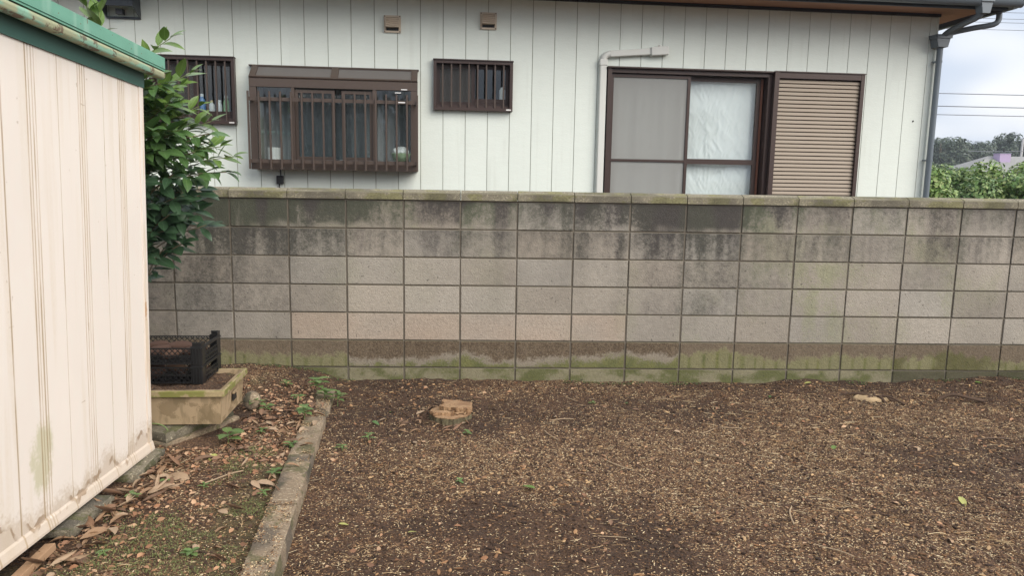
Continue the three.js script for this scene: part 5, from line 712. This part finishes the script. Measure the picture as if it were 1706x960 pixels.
{
  const G1 = [[0.17, 0.29, 0.06], [0.25, 0.37, 0.09], [0.12, 0.22, 0.05], [0.3, 0.37, 0.12]], G2 = [[0.09, 0.19, 0.05], [0.14, 0.25, 0.06], [0.22, 0.3, 0.09]], G3 = [[0.05, 0.085, 0.045], [0.07, 0.105, 0.05], [0.038, 0.065, 0.038]];
  // hedge shrubs beyond the wall
  const hs = [[9.45, -7.6, 1.8, 0.6, G1, 'yellow green shrub right behind the downpipe'], [9.9, -8.1, 1.88, 0.62, G1, 'bright green leafy shrub beyond the wall, right of the downpipe'], [10.35, -7.7, 1.74, 0.6, G2, 'darker green shrub in the middle of the hedge beyond the wall'], [10.85, -8.0, 1.84, 0.62, G1, 'light green shrub under the far grey roof beyond the wall'], [11.3, -7.6, 1.74, 0.6, G2, 'deep green shrub near the right picture edge beyond the wall'], [11.8, -8.0, 1.9, 0.65, G1, 'pale green shrub at the right picture edge beyond the wall'], [12.4, -7.7, 1.8, 0.7, G2, 'green shrub just outside the right edge beyond the wall'], [10.6, -8.9, 1.85, 0.8, G2, 'shrub in the second row of the hedge beyond the wall']];
  hs.forEach(([x, z, h, r, c, lab], i) => { h += 0.07; const t = thing('hedge_shrub', lab, 'shrub', [x, 0, z], 0, 'hedge shrubs beyond the wall'), R = rng(i * 7 + 3), lobes = []; for (let k = 0; k < 22; k++) { const a = R() * 6.28, d = r * 0.75 * Math.sqrt(R()), y = 0.35 + R() * (h - 0.6); lobes.push([Math.cos(a) * d, y, Math.sin(a) * d, 0.2 + R() * 0.15, 0.17 + R() * 0.1, 0.2 + R() * 0.15]); } mesh('stem', [puv(new THREE.CylinderGeometry(0.02, 0.035, h * 0.7, 7).translate(0, h * 0.35, 0))], M.bark, t); mesh('foliage', leafCloud(lobes, 6500, 0.08, 100 + i, c), M.foliage, t); });
  // distant trees
  const D = 95.3, at = (sl) => 1.76 + sl * D;
  const ts = [[at(0.598), -88, 8.2, 3.4, 0, 'tall dark layered tree left of the far gap of sky'], [at(0.626), -92, 7.6, 3.4, 0, 'dark tree right of the tallest layered tree'], [at(0.655), -90, 7.5, 3.6, 0, 'low dark tree left above the grey roof'], [at(0.682), -94, 7.6, 3.8, 0, 'rounded dark tree behind the purple chimney'], [at(0.705), -90, 8.6, 2.4, 1, 'pointed dark conifer right of the purple chimney'], [at(0.722), -93, 8.6, 3.2, 0, 'dark tree behind the pale utility pole'], [at(0.745), -90, 8.6, 3.2, 0, 'dark tree at the far right edge'], [at(0.775), -92, 6.6, 3.0, 0, 'dark tree outside the far right edge']];
  ts.forEach(([x, z, h, r, c, lab], i) => tree(c ? 'conifer_tree' : 'broadleaf_tree', lab, 'tree', x, z, h, r, 5200, 0.38, 300 + i, G3, 'distant dark trees', c));
  // nearer mid green trees under the distant ones
  [[at(0.61) * 0.55 + 1, -48, 3.1, 1.9, 'mid green round tree behind the hedge beside the downpipe'], [at(0.645) * 0.6, -52, 2.9, 1.8, 'mid green tree left of the grey roof behind the hedge']].forEach(([x, z, h, r, lab], i) => tree('broadleaf_tree', lab, 'tree', x, z, h, r, 2600, 0.2, 500 + i, [[0.075, 0.13, 0.05], [0.1, 0.16, 0.06]], 'mid distance trees'));
  // trees behind the camera, seen only as dark reflections in the panes
  [[-9, 30], [-3, 33], [2.5, 31], [8, 34], [14, 31], [20, 34]].forEach(([x, z], i) => tree('broadleaf_tree', ['leftmost', 'second', 'third', 'fourth', 'fifth', 'rightmost'][i] + ' leafy tree behind the camera, mirrored darkly in the panes', 'tree', x, z, 5.2 + (i % 3) * 0.5, 3.2, 2200, 0.3, 700 + i, G3, 'trees behind the camera'));
  // house with grey roof and mauve walls
  const fh = thing('distant_house', 'far mauve house with a grey hipped roof and square chimney', 'house', [44.6, -0.2, -60], 0);
  const mauve = std({ c: [0.42, 0.33, 0.5], roughness: 0.8 }), rf = std({ c: [0.26, 0.26, 0.255], roughness: 0.85, bumpMap: fineBump, bumpScale: 0.01 });
  mesh('wall', [bx(0.6, 12, 0, 2.8, -5, 0)], mauve, fh);
  { const q = [[0, 2.75, 0.6], [12.6, 2.75, 0.6], [9.6, 4.2, -2.5], [3.0, 4.2, -2.5], [12.6, 2.75, -5.6], [0, 2.75, -5.6]], tri = [[0, 1, 2], [0, 2, 3], [1, 4, 2], [4, 5, 3], [4, 3, 2], [5, 0, 3], [0, 5, 4], [0, 4, 1]], pp = []; for (const t of tri) for (const i of t) pp.push(...q[i]); const g = new THREE.BufferGeometry(); g.setAttribute('position', new THREE.Float32BufferAttribute(pp, 3)); g.computeVertexNormals(); const rm = mesh('roof', puv(g), rf, fh);
    mesh('chimney', [bx(3.35, 4.35, 3.5, 4.42, -2.2, -1.3)], mauve, rm); mesh('chimney_cap', [bx(3.3, 4.4, 4.4205, 4.49, -2.25, -1.25)], M.gutter, rm); mesh('flue', [puv(new THREE.CylinderGeometry(0.08, 0.08, 0.4, 8).translate(3.95, 4.69, -1.7))], M.black, rm);
    mesh('gable', [poly([[-3, 0], [3, 0], [0, 1.25]], 1.2, [[1, 0, 0], [0, 1, 0], [0, 0, 1]]).translate(8.2, 2.82, -0.3)], mauve, fh); mesh('gable_wall', [bx(5.4, 11, 0, 2.815, 0.0, 0.85)], mauve, fh);
    for (const s of [-1, 1]) { mesh('verge', [beam([8.2 + s * 3.2, 2.72, 0.95], [8.2, 4.1, 0.95], 0.05, 0.16)], M.white, fh); mesh('gable_roof', [beam([8.2 + s * 3.25, 2.76, 0.2], [8.2, 4.15, 0.2], 1.5, 0.06)], rf, fh); }
    mesh('window', [bx(7.4, 9, 1.2, 2.2, 0.852, 0.88)], M.gutterDark, fh); }
  // poles, aerial and wires
  const pole = (name, x, z, h, r, lab, arm) => { const p = thing(name, lab, name === 'tv_aerial' ? 'aerial' : 'pole', [x, 0, z]); mesh('mast', [puv(new THREE.CylinderGeometry(r * 0.7, r, h, 10).translate(0, h / 2, 0))], std({ c: [0.5, 0.5, 0.5], roughness: 0.7 }), p); for (const [y, l] of arm) mesh('cross_arm', [bx(-l / 2, l / 2, y - r * 0.5, y + r * 0.5, r * 0.7 + 0.002, r * 1.5)], M.pipe, p); };
  pole('utility_pole', 1.76 + 0.7225 * 80, -74.7, 6.35, 0.16, 'pale thin utility pole behind the mauve house', []);
  pole('tv_aerial', 1.76 + 0.7315 * 69, -63.7, 5.05, 0.06, 'small pale aerial on the roof at the right edge', [[4.9, 0.9]]);
  pole('utility_pole', -14, -26, 11, 0.15, 'utility pole hidden behind the neighbouring house', [[10.4, 1.6], [7, 1]]); pole('utility_pole', 62, -24, 11, 0.15, 'utility pole beyond the right picture edge', [[10.4, 1.6], [7, 1]]);
  const wm = std({ c: [0.16, 0.17, 0.19], roughness: 0.7 }), wire = (y0, r, lab, sag, z) => { const pts = []; for (let i = 0; i <= 10; i++) { const t = i / 10; pts.push([lerp(-14, 62, t), y0 - sag * 4 * t * (1 - t) + 0.01 * t * 10, z]); } const m = mesh('overhead_wire', [tube(pts, r, 40, 5)], wm); tag(m, lab, 'wire', 'overhead wires'); };
  [[5.14, 0.014, 'uppermost of the three lower overhead wires'], [4.69, 0.016, 'thick middle wire of the three lower overhead wires'], [4.39, 0.013, 'lowest of the three lower overhead wires'], [7.4, 0.009, 'thin overhead wire just below the eave pipe'], [7.65, 0.009, 'second thin wire beside the gutter corner'], [7.78, 0.009, 'third thin wire beside the gutter corner'], [8.0, 0.009, 'topmost thin wire beside the gutter corner']].forEach(([y, r, lab]) => wire(y, r, lab, 0.5, -22));
  { const pts = [[48, 4.55, -66], [56, 4.75, -66], [62, 5.4, -66], [75, 7, -66]]; tag(mesh('overhead_wire', [tube(pts, 0.03, 20, 5)], wm), 'faint far wire rising to the right above the trees', 'wire', 'overhead wires'); }
}

scene.traverse((o) => { if (o.isMesh) { o.castShadow = true; o.receiveShadow = true; } });
renderer.render(scene, camera);
